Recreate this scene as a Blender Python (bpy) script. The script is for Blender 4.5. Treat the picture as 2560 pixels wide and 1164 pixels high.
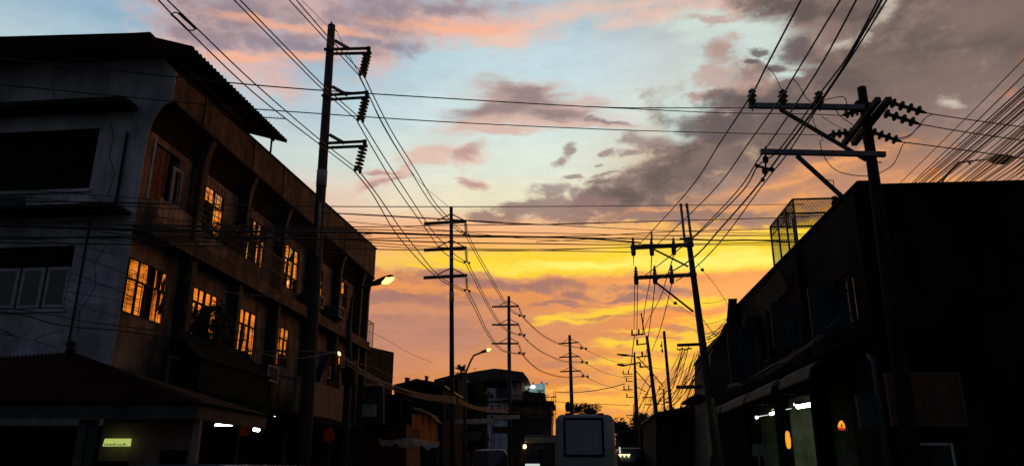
import bpy, bmesh, math, random
from mathutils import Vector, Matrix
import numpy as np
random.seed(7)
for o in list(bpy.data.objects): bpy.data.objects.remove(o)
SC = bpy.context.scene
COL = SC.collection
R = math.radians
# ------------------------------------------------------------------ camera
F = 1900.0; PITCH = R(17.5); EYE = 1.6
cd = bpy.data.cameras.new('camera'); cam = bpy.data.objects.new('camera', cd); COL.objects.link(cam)
cam.location = (0, 0, EYE); cam.rotation_euler = (R(90) + PITCH, 0, 0)
cd.sensor_width = 36; cd.lens = 36 * F / 2560; cd.clip_start = 0.05; cd.clip_end = 4000
SC.camera = cam
SC.view_settings.view_transform = 'Standard'; SC.view_settings.look = 'None'
SC.view_settings.exposure = 0; SC.view_settings.gamma = 1
def ray(px, py):
    r = (px - 1280) / F; u = (582 - py) / F
    return np.array([r, math.cos(PITCH) - u * math.sin(PITCH), math.sin(PITCH) + u * math.cos(PITCH)])
def at(px, py, Y):
    d = ray(px, py); return Vector(d / d[1] * Y + np.array([0, 0, EYE]))
def onplane(px, py, p0, n):
    d = Vector(ray(px, py)); o = Vector((0, 0, EYE)); n = Vector(n)
    return o + d * ((Vector(p0) - o).dot(n) / d.dot(n))
def lin(c):
    return tuple((x / 255 / 12.92) if x / 255 <= .04045 else ((x / 255 + .055) / 1.055) ** 2.4 for x in c)
# ------------------------------------------------------------------ world: dusk sky with cloud banks
W = bpy.data.worlds.new('World'); SC.world = W; W.use_nodes = True
W.cycles.sampling_method = 'MANUAL'; W.cycles.sample_map_resolution = 512
cy = SC.cycles
cy.use_adaptive_sampling = True; cy.adaptive_threshold = 0.04; cy.use_denoising = True
cy.max_bounces = 4; cy.diffuse_bounces = 2; cy.glossy_bounces = 2; cy.transmission_bounces = 2; cy.transparent_max_bounces = 8; cy.volume_bounces = 0
cy.sample_clamp_indirect = 4
NT = W.node_tree; NT.nodes.clear()
class N:
    """tiny expression helper for shader nodes"""
    def __init__(s, sock): s.s = sock
def _n(t, **k):
    n = NT.nodes.new(t)
    for a, b in k.items(): setattr(n, a, b)
    return n
def _set(inp, v):
    if isinstance(v, N): NT.links.new(v.s, inp)
    else: inp.default_value = v
def M(op, *a, clamp=False):
    n = _n('ShaderNodeMath', operation=op, use_clamp=clamp)
    for i, v in enumerate(a): _set(n.inputs[i], v)
    return N(n.outputs[0])
def V(op, *a):
    n = _n('ShaderNodeVectorMath', operation=op)
    for i, v in enumerate(a):
        _set(n.inputs['Scale'] if (op == 'SCALE' and i == 1) else n.inputs[i], v)
    return N(n.outputs['Value'] if op in ('DOT_PRODUCT', 'LENGTH') else n.outputs['Vector'])
def XYZ(x, y, z):
    n = _n('ShaderNodeCombineXYZ')
    for i, v in enumerate((x, y, z)): _set(n.inputs[i], v)
    return N(n.outputs[0])
def noise(vec, scale, detail=6, rough=.55, color=False, dist=0):
    n = _n('ShaderNodeTexNoise'); n.noise_dimensions = '3D'
    _set(n.inputs['Vector'], vec); n.inputs['Scale'].default_value = scale
    n.inputs['Detail'].default_value = detail; n.inputs['Roughness'].default_value = rough
    n.inputs['Distortion'].default_value = dist
    return N(n.outputs['Color' if color else 'Fac'])
def mix(f, a, b):
    n = _n('ShaderNodeMix', data_type='RGBA'); _set(n.inputs[0], f)
    for i, v in ((6, a), (7, b)):
        _set(n.inputs[i], v if isinstance(v, N) else (*v[:3], 1))
    return N(n.outputs[2])
def mixp(f, a, b):          # b given as 8-bit srgb
    return mix(f, a, b if isinstance(b, N) else lin(b))
def ramp(f, stops, interp='EASE'):
    n = _n('ShaderNodeValToRGB'); _set(n.inputs[0], f); cr = n.color_ramp; cr.interpolation = interp
    while len(cr.elements) < len(stops): cr.elements.new(.5)
    for e, (p, c) in zip(cr.elements, sorted(stops)): e.position = p; e.color = (*lin(c), 1)
    return N(n.outputs[0])
def sstep(v, a, b):
    n = _n('ShaderNodeMapRange', interpolation_type='SMOOTHSTEP'); _set(n.inputs[0], v)
    n.inputs[1].default_value = a; n.inputs[2].default_value = b
    return N(n.outputs[0])
tc = _n('ShaderNodeTexCoord'); D = V('NORMALIZE', N(tc.outputs['Generated']))
sp = _n('ShaderNodeSeparateXYZ'); NT.links.new(D.s, sp.inputs[0])
dx, dy, dz = (N(sp.outputs[i]) for i in range(3))
EL = M('MULTIPLY', M('ARCSINE', dz), 180 / math.pi)
AZ = M('MULTIPLY', M('ARCTAN2', dx, dy), 180 / math.pi)
SV = V('MULTIPLY', D, (1, 1, 2.6))                       # streaky: finer across height
warpn = V('SUBTRACT', noise(SV, 5, 7, .6, True), (.5, .5, .5))
warp2 = V('SUBTRACT', noise(SV, 22, 5, .6, True), (.5, .5, .5))
DW = V('ADD', V('ADD', D, V('SCALE', warpn, .07)), V('SCALE', warp2, .018))
nf1 = M('SUBTRACT', noise(SV, 9, 8, .62), .5)
nf2 = M('SUBTRACT', noise(V('MULTIPLY', D, (1, 1, 5)), 16, 7, .6), .5)
nf4 = M('SUBTRACT', noise(V('MULTIPLY', D, (1, 1, 2.0)), 26, 6, .62), .5)
nf5 = M('SUBTRACT', noise(V('MULTIPLY', D, (1, 1, 1.6)), 60, 5, .6), .5)
nfr = M('ADD', M('MULTIPLY', nf1, .72), M('ADD', M('MULTIPLY', nf4, 1.15), M('MULTIPLY', nf5, .6)))
nfs = M('ADD', M('MULTIPLY', nf1, .6), M('ADD', M('MULTIPLY', nf4, 1.7), M('MULTIPLY', nf5, 1.0)))
nf3 = M('SUBTRACT', noise(V('ADD', SV, (3, 1, 7)), 4, 6, .6), .5)
def pel(y): return math.degrees(math.atan2(*(lambda r: (r[2], math.hypot(r[0], r[1])))(ray(1280, y))))
def elramp(rows):
    e = M('ADD', EL, M('MULTIPLY', nf3, 2.0))
    return ramp(M('DIVIDE', e, 60.0, clamp=True), [(max(0, pel(y)) / 60 if y is not None else 1, c) for y, c in rows])
base_l = elramp([(-700, (62, 92, 130)), (0, (126, 156, 186)), (150, (150, 180, 202)), (300, (182, 204, 213)), (420, (205, 216, 212)), (520, (232, 200, 176)), (600, (244, 168, 120)), (655, (250, 186, 110)), (760, (200, 140, 120)), (1000, (186, 112, 84)), (1180, (120, 70, 45))])
base_c = elramp([(-700, (80, 112, 146)), (0, (172, 196, 208)), (150, (192, 216, 222)), (300, (210, 228, 226)), (400, (224, 232, 216)), (500, (236, 228, 196)), (560, (244, 196, 150)), (615, (252, 186, 96)), (650, (255, 216, 66)), (700, (228, 160, 100)), (850, (214, 138, 92)), (1000, (230, 140, 60)), (1180, (150, 80, 35))])
base_r = elramp([(-700, (70, 76, 92)), (0, (172, 170, 172)), (150, (200, 206, 204)), (300, (214, 214, 200)), (420, (206, 172, 130)), (520, (228, 160, 96)), (580, (255, 200, 60)), (650, (255, 242, 90)), (720, (250, 158, 78)), (850, (246, 148, 62)), (1000, (252, 170, 70)), (1180, (160, 90, 40))])
rear = elramp([(-700, (66, 74, 88)), (200, (76, 84, 98)), (700, (84, 88, 100)), (1180, (50, 52, 60))])
base_o = elramp([(-700, (70, 72, 84)), (0, (120, 100, 94)), (300, (150, 110, 92)), (420, (210, 120, 66)), (520, (255, 150, 52)), (640, (255, 158, 48)), (800, (255, 150, 44)), (1000, (255, 150, 50)), (1180, (170, 90, 35))])
f1 = sstep(AZ, -18.0, -2.0); f2 = sstep(AZ, 3.0, 16.0)
sky = mix(f2, mix(f1, base_l, base_c), base_r)
sky = mix(sstep(AZ, 19.0, 27.0), sky, base_o)
def field(blobs, dvec=None):
    """union of soft ellipses given as (px, py, rx, ry, angle deg[, weight]) and turned into fixed sky directions"""
    out = None; K = 2.4
    for b in blobs:
        px, py, rx, ry, ang = b[:5]; w = b[5] if len(b) > 5 else 1
        nr = lambda x, y: (lambda r: Vector(r / np.linalg.norm(r)))(ray(x, y))
        c = nr(px, py); co, si = math.cos(R(ang)), math.sin(R(ang))
        ea = nr(px + 5 * co, py + 5 * si) - nr(px - 5 * co, py - 5 * si); eb = nr(px - 5 * si, py + 5 * co) - nr(px + 5 * si, py - 5 * co)
        sa, sb = ea.length / 10 * rx * w * K, eb.length / 10 * ry * w * K
        A = ea.normalized(); B = (eb - A * eb.dot(A)).normalized(); Cc = A.cross(B)
        g = _n('ShaderNodeTexGradient', gradient_type='SPHERICAL'); NT.links.new(DW.s, g.inputs[0])
        tm = g.texture_mapping; tm.vector_type = 'TEXTURE'; tm.translation = c
        tm.rotation = Matrix((A, B, Cc)).transposed().to_euler(); tm.scale = (sa, sb, .5)
        v = N(g.outputs['Fac']); out = v if out is None else M('MAXIMUM', out, v)
    return M('MULTIPLY_ADD', out, K, 1 - K)
def layer(under, blobs, col, n=nf1, amp=1.0, soft=.25, op=1.0, off=0.0):
    fl = M('ADD', M('ADD', field(blobs), M('MULTIPLY', n, amp * 2)), off)
    m = sstep(fl, -soft, soft)
    return mixp(M('MULTIPLY', m, op), under, col), fl
# pale blue windows, peach and mauve cloud along the top
top_l = [(560, 60, 170, 90, 10), (470, 110, 100, 60, 0), (620, 150, 150, 70, 25), (800, 60, 160, 80, 10), (700, 20, 140, 60, 0), (930, 60, 120, 70, -10), (1060, 40, 180, 60, -5), (1180, 50, 170, 52, 5), (940, 150, 60, 60, 40, .8), (700, 210, 70, 40, 30, .8)]
sky, fl = layer(sky, top_l, (226, 182, 172), nfr, .8, .75, .85)
sky, _ = layer(sky, [(600, 30, 130, 60, 10), (540, 90, 110, 35, 15), (930, 40, 110, 60, -10), (660, 110, 110, 30, 15), (1080, 10, 160, 22, 0), (760, 120, 80, 26, 10), (900, 110, 70, 30, 20), (470, 80, 60, 30, 0), (980, 120, 60, 30, 0, .8)], (140, 126, 138), nfr, 1.2, .9, .85)
sky, _ = layer(sky, [(1100, 62, 140, 18, 3), (1190, 60, 110, 14, 5), (690, 62, 120, 10, 12), (760, 150, 110, 12, -5), (600, 155, 80, 12, 10), (850, 90, 60, 10, 0)], (252, 180, 142), nf2, .8, .9, .75)
sky, _ = layer(sky, [(1385, 38, 90, 20, -6), (1640, 50, 120, 22, -8), (1500, 20, 180, 20, 0), (1780, 25, 120, 26, 0), (1240, 95, 60, 14, 0)], (240, 196, 174), nfr, 1.0, .9, .75)
# lens-shaped cloud and small puffs in the clear part
sky, _ = layer(sky, [(1310, 240, 120, 44, 5), (1230, 290, 130, 26, -18), (1400, 262, 110, 34, 0), (1440, 296, 140, 14, 4), (1340, 285, 160, 24, 0), (1240, 316, 120, 10, -4)], (218, 176, 160), nf2, .8, .6, .85)
sky, _ = layer(sky, [(1320, 232, 100, 28, 8), (1260, 262, 110, 20, -12), (1390, 270, 90, 16, 0), (1500, 292, 70, 6, 8)], (140, 120, 122), nf2, 1.0, .7, .85)
sky, _ = layer(sky, [(1180, 375, 50, 24, -10), (1192, 458, 42, 15, 8), (1070, 385, 80, 22, -10), (1000, 420, 70, 12, -25), (940, 465, 60, 14, -30), (930, 432, 40, 7, -5)], (226, 178, 160), nfs, .7, .7, .75)
sky, _ = layer(sky, [(1180, 372, 34, 14, -20), (1190, 458, 34, 9, 10), (930, 436, 40, 6, -5), (960, 458, 50, 6, -30)], (172, 136, 132), nfr, 1.0, .8, .7)
sky, _ = layer(sky, [(1430, 375, 14, 16, 20), (1414, 402, 20, 10, -20), (1524, 380, 10, 7, 0), (1514, 414, 8, 6, 0), (1590, 350, 38, 22, 20), (1640, 355, 36, 20, 0), (1390, 478, 60, 22, -5), (1446, 486, 24, 14, 0), (1508, 462, 18, 6, 0), (1450, 446, 20, 6, 0), (1570, 385, 26, 8, 0), (1535, 440, 34, 6, -10)], (152, 130, 126), nfs, .9, .6, .85)
# the great grey-brown bank filling the right
bank = [(1500, 498, 60, 10, -20), (1580, 482, 110, 46, -16), (1640, 460, 110, 50, -25), (1720, 420, 110, 90, -35), (1790, 350, 130, 110, -30), (1800, 260, 120, 90, -10), (1880, 210, 120, 80, 10), (1960, 300, 190, 160, 0), (2080, 160, 150, 130, 0), (2180, 300, 260, 220, 0), (2350, 200, 300, 240, 0), (2200, 60, 220, 120, 0), (2050, 20, 160, 70, 0), (1960, 10, 120, 34, 0), (2500, 350, 260, 190, 0), (1820, 130, 50, 56, 60, .9), (1850, 450, 200, 70, -14), (2450, -150, 500, 220, 0)]
sky, bfl = layer(sky, bank, (166, 138, 128), nfr, .85, .38, .96)
sky, _ = layer(sky, [(1560, 490, 90, 28, -14), (1650, 455, 100, 36, -28), (1720, 415, 100, 60, -30), (1800, 340, 110, 80, -20), (1850, 240, 90, 60, 0), (1960, 290, 170, 110, 0), (1700, 290, 60, 50, 10, .8), (2130, 200, 150, 110, 0), (2330, 150, 240, 130, 0), (2170, 30, 170, 90, 0), (1990, 20, 110, 40, 0), (2160, 330, 190, 90, 0), (2500, 120, 200, 140, 0), (2450, -150, 500, 220, 0)], (97, 84, 81), nfr, 1.0, .9, .95)
sky, _ = layer(sky, [(2400, 200, 200, 60, 5), (2250, 330, 180, 50, 0), (2420, 320, 160, 80, 0), (2480, 60, 100, 50, 0), (1900, 280, 120, 30, -10), (1780, 390, 90, 16, -30), (2060, 260, 90, 30, 10)], (142, 118, 110), nfr, 1.6, 1.0, .6)
sky, _ = layer(sky, [(2390, 265, 24, 10, 10), (2100, 100, 30, 9, -10), (2165, 90, 14, 10, 0), (2210, 30, 16, 40, 30), (1715, 350, 20, 8, 0), (1985, 160, 16, 8, 0)], (212, 200, 182), nfs, .9, 1.0, .75)
# torn pale opening in the top of the bank, with one lit puff standing in it
sky, _ = layer(sky, [(1760, 70, 90, 36, 0), (1870, 80, 110, 34, 8), (1780, 180, 70, 46, -25), (1930, 130, 80, 22, 20), (1730, 250, 60, 40, 0), (1700, 330, 50, 30, 0), (1960, 185, 40, 12, 0)], (206, 220, 214), nfr, .9, .6, .92)
sky, _ = layer(sky, [(1822, 130, 34, 44, 50), (1800, 185, 46, 26, 0), (1855, 205, 60, 26, 0), (1770, 232, 34, 12, 0), (1780, 48, 60, 8, -6)], (190, 160, 148), nfs, .8, .6, .85)
sky, _ = layer(sky, [(1880, 262, 110, 40, 0), (1800, 300, 80, 46, -20), (1740, 330, 40, 30, 30), (1900, 120, 20, 8, 0), (1945, 160, 26, 8, 0), (1885, 150, 24, 8, 0), (1990, 120, 40, 30, 0)], (102, 90, 91), nfs, .8, .6, .88)
# warm undersides of the bank, pink to orange
sky, _ = layer(sky, [(1900, 500, 260, 34, -10), (2060, 430, 240, 40, -12), (2300, 440, 300, 50, 0), (1640, 520, 200, 14, -8), (2500, 440, 200, 60, 0)], (200, 140, 104), nfr, 1.1, .9, .75)
sky, _ = layer(sky, [(1960, 440, 170, 8, -12), (1840, 500, 150, 8, -8), (2350, 442, 120, 14, 0), (2080, 400, 120, 7, -12), (1700, 512, 140, 6, -6)], (244, 166, 100), nf2, 1.0, 1.0, .8)
# low mauve tongue above the wires
sky, _ = layer(sky, [(1340, 520, 110, 22, -6), (1260, 545, 70, 16, 0), (1430, 528, 130, 20, 0), (1700, 530, 200, 16, -3), (1900, 545, 160, 14, -3)], (146, 116, 110), nfr, .9, .5, .88)
sky, _ = layer(sky, [(1500, 580, 480, 20, 0), (1060, 590, 200, 26, 0)], (250, 172, 120), nf2, .9, .9, .6)
# yellow band at the break in the cloud and its flaming edge
sky, _ = layer(sky, [(1440, 650, 240, 30, 1), (1270, 656, 150, 13, 8), (1700, 636, 360, 31, -2), (1900, 604, 180, 34, -8), (1080, 648, 60, 4, 3)], (255, 212, 46), nf2, .6, .4, .95)
sky, _ = layer(sky, [(1480, 652, 180, 12, 0), (1790, 634, 230, 20, -4)], (255, 246, 116), nf2, .7, .8, .85)
# mauve-orange cloud deck under the yellow band
sky, _ = layer(sky, [(960, 705, 260, 44, 5), (1180, 706, 170, 34, 8, 1.0), (1400, 716, 200, 28, 3), (1620, 712, 220, 40, -4), (1850, 722, 280, 50, -4), (1250, 750, 300, 40, 0), (1980, 780, 200, 60, 0)], (232, 148, 84), nfr, .5, .22, .93)
sky, _ = layer(sky, [(1880, 725, 260, 46, -4), (1680, 722, 190, 30, 0)], (255, 172, 92), nf2, .7, .8, .85)
sky, _ = layer(sky, [(1190, 690, 170, 22, 6), (1330, 708, 130, 18, 3), (1120, 755, 160, 18, 2), (1000, 740, 140, 14, 0), (960, 800, 70, 6, 0), (1450, 740, 50, 14, 0), (1620, 725, 80, 13, 0), (1050, 830, 220, 50, 0, .8), (1580, 745, 70, 6, 0), (1400, 760, 80, 6, 0)], (156, 112, 108), nfr, 1.0, .6, .88)
sky, _ = layer(sky, [(1000, 860, 260, 80, 0), (1100, 780, 220, 30, 0)], (202, 138, 108), nf2, .8, .9, .65)
# the lower yellow break
sky, _ = layer(sky, [(1560, 782, 180, 16, -7), (1440, 802, 130, 13, -5), (1690, 765, 120, 16, -4)], (255, 208, 54), nf2, .85, .5, .95)
sky, _ = layer(sky, [(1530, 799, 90, 6, 0), (1620, 791, 60, 5, 0), (1680, 785, 60, 5, 0)], (190, 122, 92), nfr, 1.0, .6, .85)
sky, _ = layer(sky, [(1548, 870, 44, 13, -4), (1620, 868, 60, 10, -4), (1680, 885, 90, 15, -3), (1760, 860, 80, 44, -5), (1540, 903, 70, 8, 0), (1700, 925, 130, 16, 0), (1560, 872, 60, 16, 0), (1690, 885, 110, 18, 0), (1620, 840, 90, 7, 0), (1820, 800, 80, 12, -12)], (255, 210, 54), nf2, 1.0, .5, .95)
sky, _ = layer(sky, [(1552, 880, 16, 9, 0), (1620, 898, 80, 6, 0), (1700, 900, 70, 7, 0), (1640, 950, 140, 18, -4), (1600, 858, 60, 5, 0), (1560, 955, 90, 12, 0), (1730, 945, 60, 7, 0), (1500, 925, 80, 6, 0), (1420, 900, 90, 8, 0), (1660, 858, 50, 4, 0), (1740, 835, 80, 6, 0)], (192, 126, 98), nfr, 1.2, .65, .85)
sky, _ = layer(sky, [(1440, 965, 130, 6, -2), (1500, 1000, 180, 12, 0), (1600, 1012, 120, 10, 0), (1680, 985, 100, 8, 0)], (255, 186, 82), nf2, 1.0, .8, .8)
sky, _ = layer(sky, [(1470, 985, 70, 10, 0), (1400, 940, 140, 9, 0), (1560, 1030, 120, 7, 0)], (194, 124, 92), nfr, 1.1, .8, .7)
sky, _ = layer(sky, [(1660, 950, 170, 70, 0), (1560, 1000, 160, 30, 0), (1780, 900, 110, 60, 0)], (255, 178, 62), nf2, 1.0, 1.0, .55)
# fine grain in brightness
gr = M('ADD', 1.0, M('MULTIPLY', M('ADD', M('ADD', nf1, nf2), nf4), .2))
sky = V('SCALE', sky, gr)
# sunset side gives way to the dim side of the sky behind the viewer
back = sstep(M('ABSOLUTE', M('SUBTRACT', AZ, 12.0)), 48.0, 92.0)
zen = sstep(EL, 36.0, 62.0)
sky = mix(M('MAXIMUM', back, M('MULTIPLY', zen, .85)), N(sky.s), rear)
sun_az, sun_el = 13.0, 3.0
ns = _n('ShaderNodeTexSky', sky_type='NISHITA'); ns.sun_disc = False
ns.sun_elevation = R(sun_el); ns.sun_rotation = R(sun_az)
bg1 = _n('ShaderNodeBackground'); NT.links.new(sky.s, bg1.inputs[0]); bg1.inputs[1].default_value = 1.0
bg2 = _n('ShaderNodeBackground'); NT.links.new(ns.outputs[0], bg2.inputs[0]); bg2.inputs[1].default_value = 0.004
ad = _n('ShaderNodeAddShader'); NT.links.new(bg1.outputs[0], ad.inputs[0]); NT.links.new(bg2.outputs[0], ad.inputs[1])
wo = _n('ShaderNodeOutputWorld'); NT.links.new(ad.outputs[0], wo.inputs[0])
# low sun just behind the cloud, one warm weak lamp
sd = bpy.data.lights.new('sun', 'SUN'); sd.energy = 0.25; sd.angle = R(10); sd.color = (1, .5, .2)
so = bpy.data.objects.new('sun', sd); COL.objects.link(so)
so.rotation_euler = Vector((-math.sin(R(sun_az)) * math.cos(R(sun_el)), -math.cos(R(sun_az)) * math.cos(R(sun_el)), -math.sin(R(sun_el)))).to_track_quat('-Z', 'Y').to_euler()
# ================================================================== builders
class MB:
    def __init__(s): s.v = []; s.f = []
    def add(s, vs, fs):
        k = len(s.v); s.v += [tuple(v) for v in vs]; s.f += [tuple(i + k for i in f) for f in fs]; return s
    def hexa(s, c):      # 8 corners: bottom loop 0-3, top loop 4-7
        return s.add(c, [(3, 2, 1, 0), (4, 5, 6, 7), (0, 1, 5, 4), (1, 2, 6, 5), (2, 3, 7, 6), (3, 0, 4, 7)])
    def bar(s, p, q, w, h=None, up=(0, 0, 1)):
        p, q = Vector(p), Vector(q); h = h or w; d = (q - p).normalized(); u = Vector(up)
        if abs(d.dot(u)) > .97: u = Vector((0, 1, 0))
        x = d.cross(u).normalized() * w / 2; y = x.cross(d).normalized() * h / 2
        c = [e + a * x + b * y for e in (p, q) for a, b in ((-1, -1), (1, -1), (1, 1), (-1, 1))]
        return s.hexa(c)
    def tube(s, pts, r, n=6, cap=True):
        pts = [Vector(p) for p in pts]; rs = r if isinstance(r, (list, tuple)) else [r] * len(pts); k = len(s.v); N_ = len(pts)
        prev = None
        for i, p in enumerate(pts):
            t = (pts[min(i + 1, N_ - 1)] - pts[max(i - 1, 0)]).normalized()
            if prev is None:
                a = t.cross(Vector((0, 0, 1))); a = a if a.length > .05 else t.cross(Vector((0, 1, 0)))
            else: a = prev - t * prev.dot(t)
            a.normalize(); prev = a; b = t.cross(a)
            for j in range(n):
                g = 2 * math.pi * j / n; s.v.append(tuple(p + (a * math.cos(g) + b * math.sin(g)) * rs[i]))
        for i in range(N_ - 1):
            for j in range(n):
                s.f.append((k + i * n + j, k + i * n + (j + 1) % n, k + (i + 1) * n + (j + 1) % n, k + (i + 1) * n + j))
        if cap: s.f.append(tuple(k + j for j in range(n))[::-1]); s.f.append(tuple(k + (N_ - 1) * n + j for j in range(n)))
        return s
    def lathe(s, p, q, prof, n=10):   # prof: (fraction along p-q, radius)
        p, q = Vector(p), Vector(q); pts = [p.lerp(q, t) + (q - p).normalized() * 1e-4 * i for i, (t, r) in enumerate(prof)]
        d = (q - p).normalized(); a = d.cross(Vector((0, 0, 1))); a = a if a.length > .05 else d.cross(Vector((0, 1, 0))); a.normalize(); b = d.cross(a)
        k = len(s.v)
        for c, (t, r) in zip(pts, prof):
            for j in range(n):
                g = 2 * math.pi * j / n; s.v.append(tuple(c + (a * math.cos(g) + b * math.sin(g)) * r))
        for i in range(len(prof) - 1):
            for j in range(n): s.f.append((k + i * n + j, k + i * n + (j + 1) % n, k + (i + 1) * n + (j + 1) % n, k + (i + 1) * n + j))
        s.f.append(tuple(k + j for j in range(n))[::-1]); s.f.append(tuple(k + (len(prof) - 1) * n + j for j in range(n)))
        return s
    def prism(s, poly, off):
        off = Vector(off); n = len(poly); k = len(s.v)
        s.v += [tuple(Vector(p)) for p in poly] + [tuple(Vector(p) + off) for p in poly]
        s.f += [tuple(range(k, k + n))[::-1], tuple(range(k + n, k + 2 * n))] + [(k + i, k + (i + 1) % n, k + n + (i + 1) % n, k + n + i) for i in range(n)]
        return s
    def ball(s, c, rx, ry=None, rz=None, n=8, jit=0):
        ry = ry or rx; rz = rz or rx; c = Vector(c); k = len(s.v); m = n // 2 + 1
        for i in range(m + 1):
            th = math.pi * i / m
            for j in range(n):
                g = 2 * math.pi * j / n; f = 1 + random.uniform(-jit, jit)
                s.v.append((c.x + rx * f * math.sin(th) * math.cos(g), c.y + ry * f * math.sin(th) * math.sin(g), c.z + rz * f * math.cos(th)))
        for i in range(m):
            for j in range(n): s.f.append((k + i * n + j, k + (i + 1) * n + j, k + (i + 1) * n + (j + 1) % n, k + i * n + (j + 1) % n))
        return s
    def build(s, name, mat, parent=None, smooth=False, bevel=0):
        o0 = org(parent) if parent else Vector((0, 0, 0))
        me = bpy.data.meshes.new(name); me.from_pydata([(v[0] - o0.x, v[1] - o0.y, v[2] - o0.z) for v in s.v], [], s.f)
        me.materials.append(mat)
        if smooth:
            for p in me.polygons: p.use_smooth = True
        o = bpy.data.objects.new(name, me); COL.objects.link(o)
        if parent: o.parent = parent
        bm = bmesh.new(); bm.from_mesh(me); bmesh.ops.recalc_face_normals(bm, faces=bm.faces)
        if bevel: bmesh.ops.bevel(bm, geom=bm.edges[:], offset=bevel, segments=2, affect='EDGES', profile=.6)
        bm.to_mesh(me); bm.free()
        return o
def org(o):
    while o.parent: o = o.parent
    return Vector(o.location)
def tag(o, label=None, cat=None, group=None, kind=None):
    for k, v in (('label', label), ('category', cat), ('group', group), ('kind', kind)):
        if v: o[k] = v
    return o
def thing(name, loc, label, cat, group=None):
    e = bpy.data.objects.new(name, None); COL.objects.link(e); e.location = loc; e.empty_display_size = .2
    return tag(e, label, cat, group)
class Fr:
    def __init__(s, x, y, az):
        a = R(az); s.o = Vector((x, y, 0)); s.s = Vector((math.sin(a), math.cos(a), 0)); s.n = Vector((math.cos(a), -math.sin(a), 0))
    def P(s, a, b, z): return s.o + s.s * a + s.n * b + Vector((0, 0, z))
    def px(s, px, py, off=0): return onplane(px, py, s.o + s.n * off, s.n)
    def box(s, m, a0, a1, b0, b1, z0, z1):
        P = s.P; return m.hexa([P(a0, b0, z0), P(a1, b0, z0), P(a1, b1, z0), P(a0, b1, z0), P(a0, b0, z1), P(a1, b0, z1), P(a1, b1, z1), P(a0, b1, z1)])
LF = Fr(-7.87, 15, 6); RF = Fr(8.4, 17.2, 4.3)
# ------------------------------------------------------------------ materials
def mat(name, c1, c2=None, rough=.85, scale=2.0, streak=0, metal=0, bump=.15, detail=6, emit=None, estr=0, c3=None, bscale=None, spec=None, pits=0):
    m = bpy.data.materials.new(name); m.use_nodes = True; nt = m.node_tree; b = nt.nodes['Principled BSDF']
    b.inputs['Roughness'].default_value = rough; b.inputs['Metallic'].default_value = metal
    if spec is not None: b.inputs['Specular IOR Level'].default_value = spec
    c2 = c2 or tuple(x * .6 for x in c1)
    g = nt.nodes.new('ShaderNodeNewGeometry'); n1 = nt.nodes.new('ShaderNodeTexNoise'); n1.inputs['Scale'].default_value = scale; n1.inputs['Detail'].default_value = detail; n1.inputs['Roughness'].default_value = .62
    nt.links.new(g.outputs['Position'], n1.inputs['Vector'])
    cr = nt.nodes.new('ShaderNodeValToRGB'); nt.links.new(n1.outputs['Fac'], cr.inputs[0])
    cr.color_ramp.elements[0].position = .36; cr.color_ramp.elements[1].position = .62
    cr.color_ramp.elements[0].color = (*c2, 1); cr.color_ramp.elements[1].color = (*c1, 1)
    col = cr.outputs[0]
    if streak:      # rain streaks: noise stretched along z
        mp = nt.nodes.new('ShaderNodeMapping'); mp.inputs['Scale'].default_value = (1.5, 1.5, .22); nt.links.new(g.outputs['Position'], mp.inputs[0])
        n2 = nt.nodes.new('ShaderNodeTexNoise'); n2.inputs['Scale'].default_value = 1.6; n2.inputs['Detail'].default_value = 7; n2.inputs['Roughness'].default_value = .7; nt.links.new(mp.outputs[0], n2.inputs['Vector'])
        r2 = nt.nodes.new('ShaderNodeValToRGB'); nt.links.new(n2.outputs['Fac'], r2.inputs[0]); r2.color_ramp.elements[0].position = .40; r2.color_ramp.elements[1].position = .58
        k = 1 - streak; r2.color_ramp.elements[0].color = (k, k, k, 1); r2.color_ramp.elements[1].color = (1, 1, 1, 1)
        mx = nt.nodes.new('ShaderNodeMix'); mx.data_type = 'RGBA'; mx.blend_type = 'MULTIPLY'; mx.inputs[0].default_value = 1
        nt.links.new(col, mx.inputs[6]); nt.links.new(r2.outputs[0], mx.inputs[7]); col = mx.outputs[2]
    nt.links.new(col, b.inputs['Base Color'])
    if bump:
        bp = nt.nodes.new('ShaderNodeBump'); bp.inputs['Strength'].default_value = bump; bp.inputs['Distance'].default_value = .05
        n3 = nt.nodes.new('ShaderNodeTexNoise'); n3.inputs['Scale'].default_value = bscale or scale * 8; n3.inputs['Detail'].default_value = 5; nt.links.new(g.outputs['Position'], n3.inputs['Vector'])
        nt.links.new(n3.outputs['Fac'], bp.inputs['Height']); nt.links.new(bp.outputs[0], b.inputs['Normal'])
    if emit:
        b.inputs['Emission Color'].default_value = (*emit, 1); b.inputs['Emission Strength'].default_value = estr
    return m
K = {}
K['plaster_grey'] = mat('weathered_plaster', (.44, .45, .48), (.20, .205, .215), detail=10, scale=.9, streak=.28)
K['plaster_tan'] = mat('tan_plaster', (.34, .24, .165), (.13, .09, .065), scale=2.2, streak=.55, detail=10)
K['parapet'] = mat('stained_parapet', (.15, .085, .055), (.022, .016, .013), scale=2.4, streak=.8, detail=12)
K['fin_shade'] = mat('shaded_fin_tone', (.05, .045, .04), (.03, .027, .025), scale=3, streak=.4)  # fins sit deeper in shade; that shade is put into this dark colour
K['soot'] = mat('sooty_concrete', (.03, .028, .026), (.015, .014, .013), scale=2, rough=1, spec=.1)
K['wood_red'] = mat('red_brown_board', (.22, .07, .04), (.1, .035, .02), scale=5, streak=.5)
K['wood_dark'] = mat('dark_wood_frame', (.09, .04, .03), (.05, .025, .02), scale=8)
K['tin'] = mat('rusty_tin_roof', (.05, .045, .045), (.03, .022, .018), rough=.6, scale=1.4, metal=.2)
K['tin_red'] = mat('red_tin_roof', (.03, .011, .011), (.016, .008, .008), spec=.1, rough=1, scale=1.4)
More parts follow.
